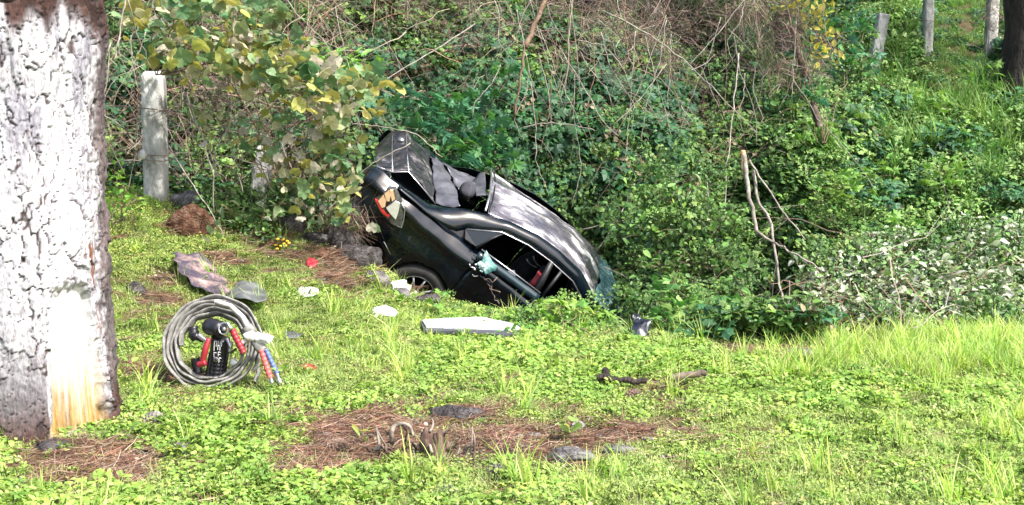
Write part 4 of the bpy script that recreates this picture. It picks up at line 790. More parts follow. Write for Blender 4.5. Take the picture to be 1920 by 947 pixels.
scrap(578, 703, 26, 5, REDC, 'small red and blue scrap on the lawn right of the hose', 'plastic', 5)
scrap(546, 643, 34, 8, GREYM, 'thin grey strip on the grass right of the coil', 'plastic', 6)
scrap(1200, 640, 34, 40, pmat('bumper_blue', [(.3, (.006, .008, .014)), (.7, (.018, .022, .034))], 5, .3, .1, .01), 'dark blue bumper fragment sunk at the ditch edge', 'wreckage', 7)
# ------------------------------------------------------------------ hose coil and rescue tool
HOSE = pmat('woven_grey_hose', [(.32, (.075, .072, .068)), (.5, (.17, .165, .155)), (.66, (.27, .265, .25))], 26, .85, .3, .004)
def hose():
    d = 6.62; c_ = at(398, 646, d); t = empty('hose_coil', at(400, 733, d), 'coiled flat grey hose with red and blue couplings standing in the grass', 'hose'); B = np.array(t.location)
    ax_x = np.array([1, .10, .0]); ax_y = np.array([0, .30, 1.0]); ax_x /= np.linalg.norm(ax_x); ax_y /= np.linalg.norm(ax_y); nrm = np.cross(ax_x, ax_y); nrm /= np.linalg.norm(nrm)
    K = 620; turns = 4.6; a_ = np.linspace(-.6, -.6+turns*6.283, K); tt = np.linspace(0, 1, K); wob = (fbm(a_*1.9, tt*0+3, 3)-.5)*.010
    r_ = .305-.115*tt+wob+.006*np.sin(a_*9+tt*8)*.6; ex = 1.0-.0*tt
    prof = [(math.cos(q), math.sin(q)) for q in np.linspace(0, 2*math.pi, 11)[:-1]]; V = []
    for i in range(K):
        rad = ax_x*math.cos(a_[i])+ax_y*math.sin(a_[i]); ctr = c_+rad*r_[i]-B+nrm*(.012*math.sin(a_[i]*2.3)); tw_ = .55*math.sin(a_[i]*1.3+1)
        for p0, p1 in prof: V.append(ctr+rad*p0*.0116+nrm*(p1*.040+p0*.004*tw_)+rad*p1*.010*(.6+.4*math.sin(a_[i]*1.0)))
    n = 10; F_ = [(i*n+j, i*n+(j+1) % n, (i+1)*n+(j+1) % n, (i+1)*n+j) for i in range(K-1) for j in range(n)]
    ob('hose', mk('hose', V, F_, HOSE, True), t)
    # twin hoses lying outside the coil on the right, running down to the couplings
    def P(px, py, dd=0): return at(px, py, d+dd)-B
    def flat(name, pts, w, th_, m, lab=None):
        q = resample(pts, 40); tg = np.gradient(q, axis=0); tg /= np.linalg.norm(tg, axis=1)[:, None]; side_ = np.cross(tg, nrm); side_ /= np.linalg.norm(side_, axis=1)[:, None]
        V_ = [q[i]+side_[i]*p0*w+nrm*p1*th_ for i in range(40) for p0, p1 in prof]; o = ob(name, mk(name, V_, [(i*n+j, i*n+(j+1) % n, (i+1)*n+(j+1) % n, (i+1)*n+j) for i in range(39) for j in range(n)]+[tuple(range(n)), tuple(39*n+j for j in range(n))[::-1]], m, True), t)
        if lab: o['label'] = lab
        return o
    PH = pmat('pale_hose_sleeve', [(.32, (.32, .31, .29)), (.66, (.58, .57, .55))], 26, .8, .3, .004)
    flat('outer_hose', [P(404, 566, -.02), P(432, 574, -.04), P(455, 595, -.06), P(470, 625, -.07)], .017, .035, PH, 'pale outer hose run')
    flat('sleeve', [P(462, 612, -.10), P(476, 634, -.11), P(492, 657, -.12)], .034, .022, HOSE)
    flat('outer_hose', [P(470, 640, .04), P(481, 665, .05), P(484, 700, .04), P(478, 715, .02)], .014, .03, HOSE)
    flat('strap', [P(443, 650, -.12), P(455, 642, -.13), P(466, 634, -.13)], .014, .01, PH)
    for nm, c0, c1, rr, m in (('red_coupling', (490, 656), (507, 708), .019, PINKR), ('blue_coupling', (498, 655), (519, 700), .015, BLUEP), ('red_coupling', (435, 618), (457, 662), .020, REDC)):
        q = resample([P(*c0, -.13), P(*c1, -.15)], 30); o = ob(nm, mk(nm, *tube(q, rr*(1+.10*np.sin(np.linspace(0, 40, 30))), 12), m, True), t)
    for nm, c0, c1, rr in (('metal_tip', (507, 706), (511, 722), .014), ('metal_tip', (518, 699), (527, 722), .014), ('metal_tip', (426, 605), (434, 618), .012)):
        q = resample([P(*c0, -.15), P(*c1, -.16)], 6); ob(nm, mk(nm, *tube(q, rr*np.array([1, 1, .75, 1.1, 1.1, .8]), 12), STEEL, True), t)
    ob('metal_tip', mk('metal_tip', *tube([P(511, 720, -.16), P(516, 726, -.17)], .008, 8), STEEL, True), t)
    for k_, (a0, b0, r1) in enumerate(((468, 630, .045), (480, 632, .03))):
        v_, f_ = rocky(70+k_, r1, r1*.6, r1*.75, .3, 3); ob('knot', mk('knot', v_+P(a0, b0, -.13), f_, PH, True), t)
    s_ = [[P(478, 622, -.12), P(496, 624, -.12), P(510, 632, -.1)], [P(480, 634, -.15), P(498, 634, -.15), P(512, 638, -.12)], [P(484, 642, -.13), P(500, 644, -.13), P(508, 641, -.12)]]
    rr = np.array([resample(r_, 12) for r_ in s_]); rr2 = np.array([resample(rr[:, j], 10) for j in range(12)]).transpose(1, 0, 2); v_, f_ = grid(rr2); ob('plastic_bag', mk('plastic_bag', crumple(v_, .02, 22, 3), f_, WHITEP, True), t)
hose()
def tool():
    d = 6.58; B = at(405, 706, d); t = empty('rescue_tool', B, 'black hydraulic rescue tool with red handles inside the hose coil', 'tool')
    def P(px, py, dd=0): return at(px, py, d+dd)-B
    def tb(nm, pts, r_, m, n=14, k=10): return ob(nm, mk(nm, *tube(resample(pts, k), r_, n), m, True), t)
    BL = pmat('tool_black', [(.3, (.008, .008, .011)), (.7, (.022, .022, .028))], 20, .35, .1, .003)
    q = np.linspace(0, 1, 40); body = tb('motor_body', [P(414, 634), P(405, 704, .02)], .058+.004*np.sign(np.sin(q*60))*(q > .45), BL, 20, 40)
    for i in range(14):
        a_ = i/14*6.283; c0 = P(411, 660)+np.array([math.cos(a_)*.060, math.sin(a_)*.060, 0]); ob('cooling_fin', mk('cooling_fin', *tube([c0, c0+P(404, 702)-P(411, 660)], .004, 4), BL), t)
    tb('pump_head', [P(392, 612, .06), P(400, 614, 0), P(418, 618, -.05)], np.interp(np.linspace(0, 1, 10), [0, .1, .6, .9, 1], [.03, .055, .055, .05, .02]), BL, 18)
    a_ = np.linspace(0, 6.283, 25); r0 = P(420, 616, -.09); ob('steel_ring', mk('steel_ring', *tube([r0+np.array([.032*math.cos(h_), .01*math.sin(h_), .034*math.sin(h_)]) for h_ in a_], .005, 6), STEEL, True), t)
    tb('ring_bolt', [P(420, 617, -.08), P(421, 617, -.11)], .014, STEEL, 10, 3)
    tb('red_handle', [P(392, 634, -.06), P(386, 652, -.08), P(378, 684, -.08)], np.interp(np.linspace(0, 1, 10), [0, .5, 1], [.014, .021, .015]), REDC, 10); tb('red_handle', [P(372, 684, -.08), P(386, 680, -.09)], .020, REDC, 10)
    tb('blade_arm', [P(362, 612, .03), P(364, 630, .02), P(380, 636, 0)], [.03]*3+[.036]*3+[.022]*4, BL, 8); tb('lower_arm', [P(366, 672, .05), P(372, 700, .04)], .030, BL, 10); tb('side_bracket', [P(372, 628, -.02), P(388, 640, -.04)], .016, STEEL, 8)
    tb('valve', [P(425, 634, -.04), P(433, 652, -.06)], .012, STEEL, 8); tb('valve', [P(436, 640, -.05), P(430, 660, -.06)], .009, STEEL, 8); tb('valve', [P(432, 662, -.05), P(443, 654, -.06)], .008, WOODD, 8)
    tb('socket', [P(405, 674, -.055), P(405, 674, -.075)], np.interp(np.linspace(0, 1, 10), [0, 1], [.017, .015]), STEEL, 12); tb('socket_hole', [P(405, 674, -.07), P(405, 674, -.079)], .010, BL, 12, 3)
    tb('end_plate', [P(434, 682, -.02), P(440, 676, -.03)], .020, WHITEP, 8, 3)
    # worn white lettering strokes on the casing
    for a0, b0, a1, b1 in ((402, 640, 401, 658), (402, 640, 406, 640), (406, 640, 405, 650), (409, 640, 408, 656), (409, 648, 413, 649), (413, 641, 412, 657), (416, 640, 420, 641), (416, 640, 415, 650), (401, 661, 401, 670), (401, 661, 406, 662), (409, 660, 409, 668), (409, 660, 414, 661), (409, 665, 413, 665), (411, 671, 410, 680), (411, 671, 415, 672)):
        ob('lettering', mk('lettering', *tube([P(a0, b0, -.066), P(a1, b1, -.066)], .0022, 4), WHITEP), t)
tool()

# ------------------------------------------------------------------ plants with leaves one can pick apart
def leafset(kind, size, cols, m, seed, n=5):
    rs = np.random.RandomState(seed); out = []
    for k in range(n):
        A_ = Acc(); v_, f_ = leaf_shape(kind, size, rs.uniform(.1, .55), rs.uniform(.1, 1.1)); c_ = np.array(jit(cols[k % len(cols)], .15, rs)); edge = np.abs(v_[:, 0])/size
        A_.add(v_, f_, c_[None]*(1+.35*edge[:, None]*(rs.rand()-.3))); out.append(A_.mesh('leaf', m))
    return out
def plant(name, base, label, cat, blobs, meshes, smin=.7, smax=1.3, pitch=(.3, 1.3), group=None, stemc=(.16, .12, .07), seed=1, stems=True, face=.7, stem_r=.006, maxn=300, az=None, fill=0, fk=(0, 3), fs=1):
    """blobs: (px, py, rx, ry, depth, count); the leaves hang on petioles from stems that start at the base"""
    rs = np.random.RandomState(seed); t = empty(name, base, label, cat, group); base = np.array(base); A_ = Acc(); n_ = 0
    for px, py, rx, ry, d, cnt in blobs:
        c_ = at(px, py, d)-base; 
        if stems:
            q = curve([rs.uniform(-.05, .05), 0, -.05], c_, 10, .12, .02, rs); v_, f_ = tube(q, np.linspace(stem_r, stem_r*.5, 10), 5); A_.add(v_, f_, stemc)
        for k in range(cnt):
            if n_ >= maxn: break
            a_ = rs.uniform(0, 6.283); r_ = math.sqrt(rs.rand()); dd = d+rs.normal(0, .14)
            p_ = at(px+rx*r_*math.cos(a_), py+ry*r_*math.sin(a_), dd)-base
            me = meshes[rs.randint(len(meshes))]; o = bpy.data.objects.new('leaf', me); COL.objects.link(o); o.parent = t; o.location = p_; n_ += 1
            azz = rs.uniform(-3.14, 3.14) if az is None else az+rs.normal(0, .9)
            if rs.rand() < face: e_ = Euler((rs.uniform(*pitch), rs.uniform(-.5, .5), math.pi+rs.normal(0, .8)), 'XYZ') if pitch[0] >= 0 else Euler((rs.uniform(*pitch), rs.uniform(-.4, .4), azz))
            else: e_ = Euler((rs.uniform(-1, 1), rs.uniform(-.8, .8), azz))
            o.rotation_euler = e_; s_ = rs.uniform(smin, smax); o.scale = (s_, s_, s_)
            if k % 2 == 0: q = [c_+(p_-c_)*.25, c_+(p_-c_)*.7+[0, 0, .02], p_]; v_, f_ = tube(q, [.003, .002, .0012], 3, False); A_.add(v_, f_, stemc)
    if fill:
        Q = []
        for px, py, rx, ry, d, cnt in blobs:
            for k in range(fill): a_ = rs.uniform(0, 6.283); r_ = math.sqrt(rs.rand()); Q.append(at(px+rx*r_*math.cos(a_), py+ry*r_*math.sin(a_), d+rs.uniform(0, .45))-base)
        n_q = len(Q); ix = rs.randint(fk[0], fk[1], n_q); rt = np.c_[rs.uniform(.1, 1.2, n_q), rs.uniform(-.4, .4, n_q), rs.uniform(-.8, .8, n_q)]
        o = scatter('foliage', bank, Q, rt, rs.uniform(.45, .9, n_q)*fs, ix, rs.rand(n_q), None, t)
    if A_.n: ob('stems', A_.mesh('stems', TWIG), t)
    return t
V1 = [(.25, .30, .13), (.33, .33, .10), (.16, .26, .12), (.42, .40, .27), (.22, .31, .15), (.36, .30, .09), (.12, .23, .11), (.46, .41, .32), (.28, .33, .17)]
gl = leafset('grape', .125, V1, LEAF, 1, 8)
plant('grape_vine', at(560, 440, 10.6), 'sprawling vine with broad yellow and green leaves above the white post', 'vine',
      [(300, 60, 70, 60, 9.7, 24), (380, 40, 80, 40, 9.8, 24), (430, 20, 60, 26, 9.9, 14), (400, 100, 80, 45, 9.6, 28), (470, 90, 60, 55, 9.7, 26), (510, 60, 50, 45, 9.8, 14), (530, 140, 70, 45, 9.6, 30), (590, 150, 60, 40, 9.7, 26), (620, 185, 50, 36, 9.7, 22), (670, 160, 40, 24, 9.8, 14), (640, 215, 45, 30, 9.7, 14), (590, 110, 40, 26, 9.9, 12), (450, 150, 70, 25, 9.6, 16), (700, 150, 46, 22, 9.8, 10), (250, 30, 30, 30, 9.7, 8)], gl, .45, 1.25, (.4, 1.8), seed=3)
plant('grape_vine', at(300, 130, 9.9), 'yellowing upper part of the vine between the pine and the white post top', 'vine',
      [(270, 20, 50, 40, 9.6, 26), (330, 90, 60, 40, 9.6, 30), (380, 130, 50, 30, 9.6, 24), (440, 60, 60, 50, 9.5, 34), (500, 20, 50, 24, 9.7, 20), (540, 100, 60, 36, 9.5, 30), (570, 180, 50, 30, 9.6, 22), (660, 190, 46, 30, 9.6, 20), (620, 140, 40, 20, 9.6, 14), (490, 130, 60, 30, 9.5, 26), (350, 20, 50, 26, 9.6, 20), (730, 160, 24, 16, 9.7, 8)], gl, .4, 1.1, (.4, 1.8), seed=43)
plant('grape_vine', at(600, 455, 10.4), 'lower trailing part of the vine with small yellow leaves left of the crushed tail', 'vine',
      [(560, 240, 45, 30, 9.8, 10), (600, 260, 40, 50, 9.8, 20), (640, 280, 38, 50, 9.9, 20), (600, 330, 50, 40, 9.8, 20), (640, 350, 34, 40, 9.9, 16), (560, 300, 36, 40, 9.9, 10), (610, 400, 40, 30, 9.9, 12), (665, 300, 20, 60, 10, 10), (690, 430, 18, 14, 9.9, 3), (655, 400, 20, 30, 9.9, 6), (480, 250, 50, 40, 10, 20), (400, 240, 50, 40, 10, 14), (520, 320, 40, 40, 9.9, 18), (600, 290, 40, 60, 9.8, 30), (640, 330, 34, 50, 9.8, 24), (560, 380, 40, 30, 9.8, 14), (700, 200, 20, 30, 9.9, 8)], gl, .45, .95, (.4, 1.7), seed=4)
plant('climbing_vine', at(500, 470, 10.1), 'leafy creeper with grey green leaves around the broken post stub', 'vine',
      [(440, 400, 50, 26, 9.9, 22), (500, 395, 50, 30, 9.9, 24), (470, 440, 50, 30, 9.8, 20), (540, 380, 36, 26, 9.9, 12), (410, 440, 26, 26, 9.7, 12), (395, 395, 22, 22, 9.9, 8)], leafset('ovate', .10, [(.2, .27, .14), (.12, .2, .07), (.3, .34, .22), (.09, .17, .05)], LEAF, 8), .5, 1.1, (.2, 1.5), seed=5, fill=3, fk=(0, 3))
plant('leafy_weed', at(235, 420, 9.6), 'bright green herb growing between the pine and the white post', 'plant',
      [(225, 350, 30, 30, 9.6, 22), (240, 385, 40, 26, 9.5, 24), (215, 320, 20, 20, 9.7, 10), (260, 375, 20, 22, 9.6, 8)], leafset('ovate', .09, [(.14, .28, .05), (.2, .34, .06), (.1, .22, .05)], LEAF, 9), .5, 1.1, (.2, 1.4), seed=6)
mp_ = leafset('maple', .17, [(.06, .17, .07), (.08, .21, .07), (.05, .14, .08), (.10, .24, .06), (.07, .17, .11)], LEAF, 2, 6)
plant('maple_leaf_creeper', at(850, 380, 12.3), 'deep green creeper with pointed lobed leaves directly above the wreck', 'vine',
      [(790, 200, 60, 26, 12.4, 16), (850, 205, 60, 30, 12.4, 22), (910, 190, 50, 26, 12.5, 16), (800, 240, 50, 26, 12.3, 22), (860, 245, 60, 30, 12.3, 30), (920, 240, 50, 26, 12.3, 18), (850, 285, 45, 24, 12.2, 22), (905, 280, 50, 28, 12.1, 24), (940, 300, 34, 26, 12.1, 14), (705, 215, 22, 14, 11.5, 5), (880, 310, 30, 16, 12.0, 10), (960, 130, 40, 30, 12.6, 8)], mp_, .6, 1.25, (.5, 1.5), seed=7)
plant('leafy_weed', at(650, 170, 11.8), 'fresh green narrow-leaved weed behind the tip of the yellow vine', 'plant',
      [(640, 115, 40, 20, 11.4, 34), (690, 120, 40, 18, 11.4, 30), (600, 95, 24, 14, 11.5, 10)], leafset('lance', .17, [(.14, .3, .05), (.2, .36, .08)], LEAF, 10), .6, 1.1, (-.3, .9), seed=8, stems=False)
sh = leafset('ovate', .095, [(.14, .28, .07), (.21, .34, .11), (.10, .21, .06), (.30, .40, .2), (.16, .28, .07)], LEAF, 3, 6)
plant('leafy_shrub', at(1290, 640, 10.6), 'dense green shrub right of the smashed windscreen', 'shrub',
      [(1240, 380, 60, 40, 11.0, 34), (1300, 350, 60, 40, 11.0, 34), (1220, 440, 60, 40, 10.8, 36), (1290, 430, 60, 40, 10.6, 40), (1350, 420, 50, 50, 10.6, 34), (1240, 500, 60, 40, 10.5, 34), (1310, 500, 60, 45, 10.4, 40), (1370, 500, 50, 40, 10.2, 28)], sh, .6, 1.2, (.1, 1.5), seed=9, fill=7, fk=(0, 3))
plant('leafy_shrub', at(1340, 650, 9.7), 'lower dark green shrub between the ditch and the broken branch', 'shrub',
      [(1260, 570, 70, 40, 10.0, 50), (1340, 570, 60, 50, 9.8, 60), (1400, 560, 50, 50, 9.7, 50), (1300, 620, 70, 30, 9.5, 40), (1380, 620, 50, 30, 9.4, 40), (1180, 560, 30, 30, 10.2, 12)], leafset('ovate', .085, [(.09, .22, .06), (.14, .27, .07), (.07, .16, .05), (.22, .33, .13)], LEAF, 13), .6, 1.2, (.1, 1.5), seed=10, fill=7, fk=(0, 3))
plant('leafy_shrub', at(1260, 380, 11.6), 'pale green bush climbing into the dry stems above the shrub', 'shrub',
      [(1270, 330, 60, 30, 11.6, 26), (1210, 330, 60, 30, 11.7, 24), (1330, 290, 60, 40, 11.7, 26), (1180, 390, 50, 40, 11.4, 24), (1390, 250, 60, 40, 11.8, 26), (1150, 260, 60, 50, 12, 20), (1450, 220, 60, 40, 12, 24)], leafset('ovate', .10, [(.10, .21, .06), (.18, .28, .08), (.07, .15, .06)], LEAF, 14), .5, 1.1, (.1, 1.5), seed=11, fill=4, fk=(0, 3))
plant('maple_leaf_creeper', at(1540, 260, 12.4), 'creeper with broad blue green leaves on the ivy-wrapped stake', 'vine',
      [(1495, 155, 26, 22, 12.2, 10), (1520, 180, 24, 18, 12.2, 10), (1560, 80, 50, 60, 12.6, 24), (1600, 120, 50, 40, 12.8, 24), (1500, 60, 40, 60, 12.4, 20), (1620, 60, 30, 40, 13, 14)], mp_, .5, 1.0, (.4, 1.5), seed=12, fill=3, fk=(0, 3))
plant('yellow_creeper', at(1510, 160, 12.2), 'sunlit yellow creeper hanging over the top of the bank', 'vine',
      [(1525, 20, 40, 26, 12, 34), (1540, 60, 36, 40, 12, 40), (1550, 110, 34, 26, 12, 20), (1480, 10, 36, 14, 12.1, 12)], leafset('ovate', .10, [(.45, .40, .08), (.5, .45, .16), (.3, .33, .07)], LEAF, 15), .5, 1.1, (.2, 1.5), seed=13)
hb = leafset('maple', .15, [(.14, .27, .05), (.19, .33, .07), (.10, .22, .05)], LEAF, 16, 5)
for k_, (a_, b_, d_, lab) in enumerate(((1590, 230, 13.4, 'tall light green herb in the middle of the hill side'), (1640, 330, 12.6, 'bright jagged-leaved herb below the leaning post'), (1560, 350, 11.8, 'jagged green herb just right of the broken branch'), (1760, 200, 15, 'pale green herb below the cracked post'),
                                   (1850, 130, 16, 'dark green herb clump below the whitest post'), (1690, 430, 11.6, 'jagged herb just behind the pale shrub'), (1780, 320, 13, 'low green herb near the dirt path'), (1530, 250, 12.4, 'leafy herb below the ivy-wrapped stake'))):
    p_ = hit(a_, b_+50); plant('leafy_herb', p_, lab, 'plant', [(a_, b_, 46, 26, p_[1]-.5, 26), (a_-10, b_+28, 46, 20, p_[1]-.5, 16)], hb, .6, 1.15, (-.2, 1.3), 'herbs on the hill', seed=20+k_)
pl_ = leafset('ovate', .095, [(.26, .30, .20), (.19, .25, .13), (.36, .38, .30), (.11, .19, .06), (.29, .32, .24), (.16, .25, .08)], PALE, 4, 8)
plant('pale_leaved_shrub', at(1720, 640, 9.4), 'low shrub with silvery pale leaves at the right edge of the lawn', 'shrub',
      [(1600, 530, 70, 30, 10, 34), (1700, 520, 70, 36, 10, 40), (1800, 510, 70, 40, 10, 40), (1890, 490, 50, 50, 10, 30), (1640, 575, 80, 30, 9.5, 34), (1740, 570, 80, 34, 9.5, 36), (1850, 565, 80, 34, 9.5, 40), (1560, 560, 40, 30, 9.7, 16), (1840, 450, 60, 24, 10.5, 20)], pl_, .6, 1.2, (-.5, .35), seed=14, fill=4, fk=(12, 14))
plant('pale_leaved_shrub', at(1580, 640, 9.2), 'greener front part of the pale shrub beside the broken branch', 'shrub',
      [(1540, 620, 60, 26, 9.2, 26), (1620, 615, 60, 26, 9.1, 26), (1710, 620, 60, 26, 9.0, 26), (1800, 615, 60, 28, 9.0, 26), (1885, 615, 50, 30, 9.0, 24), (1500, 520, 30, 26, 10, 8), (1520, 480, 36, 20, 10.2, 12), (1600, 500, 60, 20, 10.2, 18), (1700, 470, 60, 18, 10.5, 20)], leafset('ovate', .10, [(.11, .19, .08), (.16, .22, .13), (.07, .14, .045), (.24, .27, .20)], PALE, 5, 6), .6, 1.2, (-.6, .6), seed=15, fill=3, fk=(0, 3))
plant('pale_leaved_shrub', at(1840, 640, 9.9), 'tallest part of the pale shrub, at the right edge of the frame', 'shrub',
      [(1800, 470, 50, 26, 10.3, 36), (1870, 440, 50, 30, 10.4, 40), (1740, 500, 50, 24, 10.2, 36), (1830, 520, 60, 26, 9.9, 44), (1900, 540, 40, 40, 9.8, 36), (1680, 545, 60, 24, 9.7, 40), (1780, 560, 60, 26, 9.5, 40), (1590, 560, 40, 24, 9.7, 24)], pl_, .6, 1.2, (-.3, .8), seed=44, fill=3, fk=(12, 14))
plant('pale_leaved_shrub', at(1640, 640, 9.5), 'left part of the pale shrub, growing under the end of the fallen forked branch', 'shrub',
      [(1570, 520, 50, 26, 9.9, 30), (1620, 500, 50, 26, 10.1, 36), (1660, 520, 50, 26, 9.9, 40), (1720, 535, 50, 26, 9.8, 40), (1640, 470, 50, 16, 10.5, 20), (1720, 455, 60, 18, 10.6, 30), (1560, 590, 50, 24, 9.4, 30), (1660, 600, 60, 26, 9.2, 40), (1760, 600, 60, 26, 9.2, 34)], pl_, .6, 1.15, (-.3, .8), seed=45, fill=4, fk=(12, 14))
bh = leafset('maple', .085, [(.14, .27, .04), (.19, .33, .06), (.10, .22, .04), (.24, .34, .07)], LEAF, 6, 6)
plant('bright_bush', gp(1050, 660), 'bright green feathery bush covering the front door of the wreck', 'bush',
      [(1000, 596, 38, 20, 8.5, 34), (1045, 576, 46, 20, 8.6, 50), (1100, 590, 46, 20, 8.6, 46), (965, 622, 44, 18, 8.3, 36), (1130, 652, 60, 14, 8.15, 30), (1050, 632, 60, 22, 8.3, 60), (1120, 628, 44, 20, 8.4, 30), (1158, 632, 22, 18, 8.5, 14), (1190, 650, 30, 12, 8.1, 16)], bh, .6, 1.15, (-.2, 1.3), seed=16, stem_r=.004, fill=5, fk=(6, 9), fs=.62)
plant('leafy_shrub', at(1330, 665, 8.9), 'front part of the green shrub, spilling over the ditch edge onto the lawn', 'shrub',
      [(1240, 610, 44, 26, 9.0, 44), (1300, 590, 56, 34, 9.0, 60), (1370, 590, 50, 34, 8.9, 50), (1430, 610, 50, 26, 8.8, 44), (1330, 640, 70, 16, 8.7, 40), (1270, 540, 50, 30, 9.4, 40)], leafset('lobed', .10, [(.12, .27, .06), (.18, .33, .08), (.08, .2, .05), (.26, .38, .13)], LEAF, 48), .6, 1.2, (.0, 1.4), seed=48, fill=4, fk=(6, 9), fs=.7)
plant('leafy_weed', gp(740, 590), 'weeds growing over the stones in front of the rear wheel', 'plant',
      [(720, 560, 40, 16, 9.5, 26), (770, 572, 36, 14, 9.4, 26), (820, 560, 26, 14, 9.6, 18), (700, 525, 24, 14, 9.8, 12)], bh, .5, 1.0, (-.2, 1.2), seed=47, stem_r=.003, fill=2, fk=(6, 9), fs=.45)
plant('leafy_weed', gp(860, 600), 'light green weeds under the rear door of the wreck', 'plant',
      [(820, 580, 40, 16, 9.2, 26), (870, 592, 40, 12, 9.0, 24), (930, 598, 36, 14, 8.8, 26), (780, 600, 30, 14, 9.0, 14)], bh, .5, 1.0, (-.2, 1.2), seed=17, stem_r=.003, fill=2, fk=(6, 9), fs=.5)
for k_, (a_, b_, lab) in enumerate(((680, 815, 'pale green sprig with long leaves between the dark cone and the stump'), (1065, 800, 'clover-like sprig with round leaves in the needle patch'), (520, 690, 'small broad-leaved weed right of the hose tips'), (235, 690, 'light green weed beside the foot of the pine'))):
    p_ = hit(a_, b_+28); plant('sprig', p_, lab, 'plant', [(a_, b_, 22, 18, p_[1], 12)], leafset(['lance', 'round', 'ovate', 'ovate'][k_], .07, [(.16, .26, .06), (.2, .28, .08), (.24, .26, .06)], LAWN, 30+k_), .6, 1.1, (-.3, 1), 'sprigs on the lawn', seed=30+k_, stem_r=.003)
p_ = hit(545, 480); t = plant('flowering_weed', p_, 'weed with small yellow orange flowers left of the red scrap', 'plant', [(535, 462, 26, 18, p_[1], 16)], leafset('ovate', .06, [(.16, .25, .05)], LAWN, 40), .6, 1.1, (-.3, 1), seed=40, stem_r=.003)
for k in range(9):
    q = at(530+R.uniform(-14, 14), 458+R.uniform(-10, 10), p_[1]-.05)-p_; v_, f_ = rocky(80+k, .02, .02, .012, .3, 1); ob('flower', mk('flower', v_+q, f_, plainy if k else (plainy := plain('yellow_petal', (.75, .42, .03), .6))), t)

# ------------------------------------------------------------------ dead stems and branches that stand out
GS = pmat('grey_dead_stem', [(.3, (.10, .085, .07)), (.5, (.22, .19, .16)), (.7, (.36, .33, .29))], 14, .9, .4, .004)
BS = pmat('brown_dead_stem', [(.3, (.06, .035, .024)), (.5, (.15, .095, .06)), (.7, (.26, .19, .14))], 14, .9, .4, .004)
def stem(pts, r0, r1, lab, m=GS, grp='dead stems on the bank', name='dead_stem'): return stick(name, [at(*q) for q in pts], r0, r1, m, lab, 'stem', 7, grp, 4, .012)
def branch():
    t = empty('broken_branch', at(1398, 620, 9.9), 'broken forked branch with a raw orange tip standing in the shrub', 'branch'); B = np.array(t.location)
    def pc(nm, pts, r0, r1, m, jit_=.012): q = resample([at(*k)-B for k in pts], 16); q[1:-1] += R.normal(0, jit_*.5, (14, 3)); ob(nm, mk(nm, *tube(q, np.linspace(r0, r1, 16), 8), m, True), t)
    pc('limb', [(1395, 290, 10.4), (1402, 350, 10.3), (1412, 400, 10.2), (1420, 440, 10.1)], .024, .017, GS); pc('limb', [(1412, 320, 10.4), (1420, 380, 10.3), (1445, 410, 10.2), (1452, 460, 10.1), (1460, 520, 10), (1470, 580, 9.8), (1490, 640, 9.6)], .016, .010, GS)
    pc('limb', [(1405, 300, 10.4), (1430, 340, 10.3), (1470, 400, 10.2), (1510, 450, 10.1)], .010, .006, GS); pc('limb', [(1420, 435, 10.1), (1460, 460, 10), (1550, 510, 9.8)], .014, .007, GS)
    pc('raw_tip', [(1393, 282, 10.42), (1395, 300, 10.4), (1396, 318, 10.39)], .022, .034, pmat('raw_wood', [(.3, (.5, .25, .12)), (.7, (.75, .5, .3))], 15, .8, .3, .004), .002)
branch()
stem([(1028, -10, 12.2), (1000, 50, 12.1), (985, 90, 12)], .034, .028, 'thick tan stem hanging from the top, bent above the creeper', BS); stem([(984, 88, 12), (975, 150, 12), (965, 220, 12)], .022, .014, 'thin brown lower half of the bent tan stem', BS)
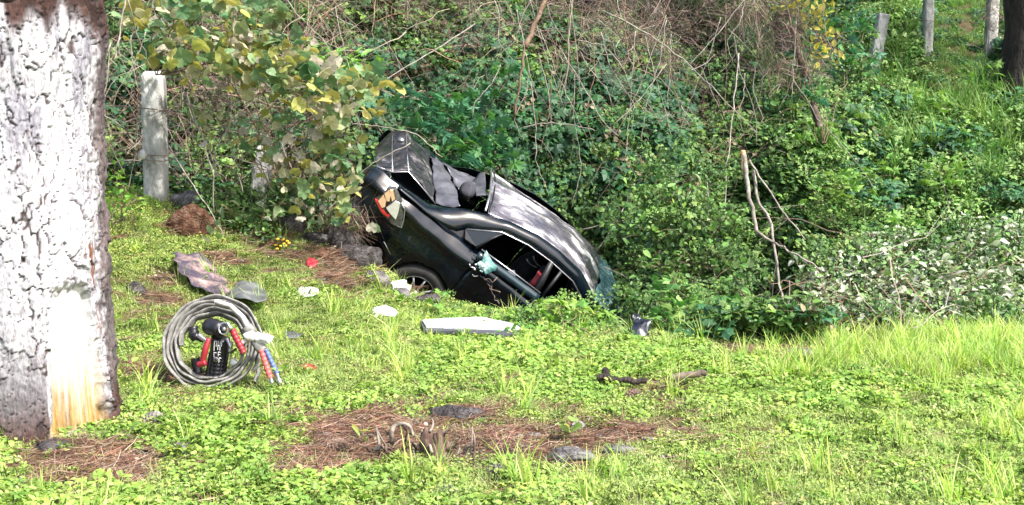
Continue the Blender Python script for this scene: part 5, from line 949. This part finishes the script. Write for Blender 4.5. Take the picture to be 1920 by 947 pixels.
for k_, (pts, lab) in enumerate((([(890, 45, 12), (820, 90, 11.6), (730, 145, 11.2), (640, 195, 10.8)], 'long straight stem slanting down from the brush to the yellow vine'), ([(1070, 0, 12), (1080, 90, 12), (1090, 180, 12)], 'upright grey stem right of the tan one'),
        ([(1395, 0, 12), (1340, 70, 11.9), (1285, 130, 11.8)], 'pale stem slanting left from the top of the bank'), ([(1130, 20, 12), (1210, 60, 11.9), (1280, 110, 11.8), (1330, 160, 11.6), (1420, 250, 11.4)], 'long arching stem across the dry brush'),
        ([(1080, 75, 12), (1130, 85, 12), (1165, 120, 11.9), (1185, 170, 11.9)], 'short arching stem in the middle of the brush'), ([(1010, 100, 12), (1030, 180, 12), (1035, 250, 12)], 'upright pale stem above the roof'),
        ([(980, 240, 11.8), (1020, 230, 11.8), (1080, 235, 11.8), (1115, 245, 11.8)], 'stem arching just above the car roof'), ([(1250, 120, 11.8), (1200, 185, 11.7), (1150, 235, 11.6)], 'stem slanting down right of the roof'),
        ([(1385, 100, 11.8), (1375, 220, 11.5), (1362, 320, 11.2), (1360, 420, 10.9)], 'tall upright grey stem left of the broken branch'), ([(1325, 330, 11), (1330, 430, 10.7), (1345, 560, 10.2)], 'thin pale stem in front of the green shrub'),
        ([(1190, 345, 11.2), (1155, 420, 11), (1120, 470, 10.9)], 'pale twig leaning over the front of the roof'), ([(1050, 90, 12), (1110, 190, 11.9), (1130, 230, 11.8), (1160, 255, 11.7)], 'bowed stem reaching down to the shrub'), ([(1090, 430, 11.2), (1130, 422, 11.1), (1210, 405, 11)], 'level twig just right of the roof'),
        ([(1130, 500, 10.8), (1180, 520, 10.6), (1240, 550, 10.3)], 'twig slanting away from the broken windscreen'),
        ([(655, 250, 10.0), (585, 272, 10.1), (450, 205, 10.2), (390, 170, 10.2)], 'grey stem crossing behind the yellow vine'), ([(385, 215, 9.9), (480, 175, 9.8), (560, 165, 9.7), (610, 172, 9.7)], 'bleached twig rising right from the white post'),
        ([(318, 90, 9.9), (350, 180, 9.8), (380, 260, 9.8), (400, 330, 9.7), (402, 400, 9.7)], 'tall bleached stem right of the white post'), ([(325, 100, 10), (360, 220, 9.9), (390, 270, 9.9), (408, 330, 9.8)], 'second bleached stem close behind the tall one'),
        ([(404, 330, 9.8), (405, 280, 9.8), (425, 245, 9.8), (465, 240, 9.8)], 'hooped grey twig between the two posts'), ([(430, 190, 9.9), (425, 250, 9.9), (440, 300, 9.8), (455, 360, 9.8)], 'curved grey twig left of the stub'),
        ([(180, 315, 9.9), (230, 300, 9.8), (265, 300, 9.8)], 'twig reaching from the pine to the white chip'), ([(315, 270, 9.9), (350, 330, 9.7), (390, 390, 9.6), (420, 440, 9.4)], 'stem slanting down right of the foot of the white post'),
        ([(180, 230, 8.9), (215, 290, 9.2), (235, 330, 9.4)], 'short stem beside the right edge of the pine'), ([(208, 80, 8), (200, 150, 8), (190, 210, 8)], 'grey vine hanging close to the pine trunk'), ([(235, 0, 8.6), (225, 60, 8.5), (214, 112, 8.4)], 'bleached twig hanging from the top beside the pine'),
        ([(240, 0, 9), (260, 70, 9.2), (285, 130, 9.4)], 'long twig falling onto the top of the white post'), ([(830, 295, 10.8), (780, 250, 10.8), (700, 235, 10.8), (660, 232, 10.7)], 'thin twig lying over the crushed boot'), ([(770, 268, 10.6), (700, 305, 10.6), (665, 335, 10.6), (650, 350, 10.5)], 'pale twig crossing in front of the boot lid'))):
    stem(pts, .011 if k_ in (0, 3, 8, 16) else .008, .004, lab)
rs = np.random.RandomState(77)
for k in range(60):                                     # more of the same, hanging over the brush
    a_ = rs.uniform(900, 1540) if k < 42 else rs.uniform(200, 640); b_ = rs.uniform(-60, 160); d_ = rs.uniform(11.6, 12.3) if k < 42 else rs.uniform(10, 10.6); L_ = rs.uniform(90, 260); sx = rs.normal(0, 60)
    stem([(a_, b_, d_), (a_+sx*.3, b_+L_*.35, d_-.05), (a_+sx*.7+rs.normal(0, 12), b_+L_*.7, d_-.1), (a_+sx, b_+L_, d_-.15)], rs.uniform(.005, .009), .003, 'thin dry stem hanging in the tangled brush', GS if k % 3 else BS, 'thin hanging stems in the brush')
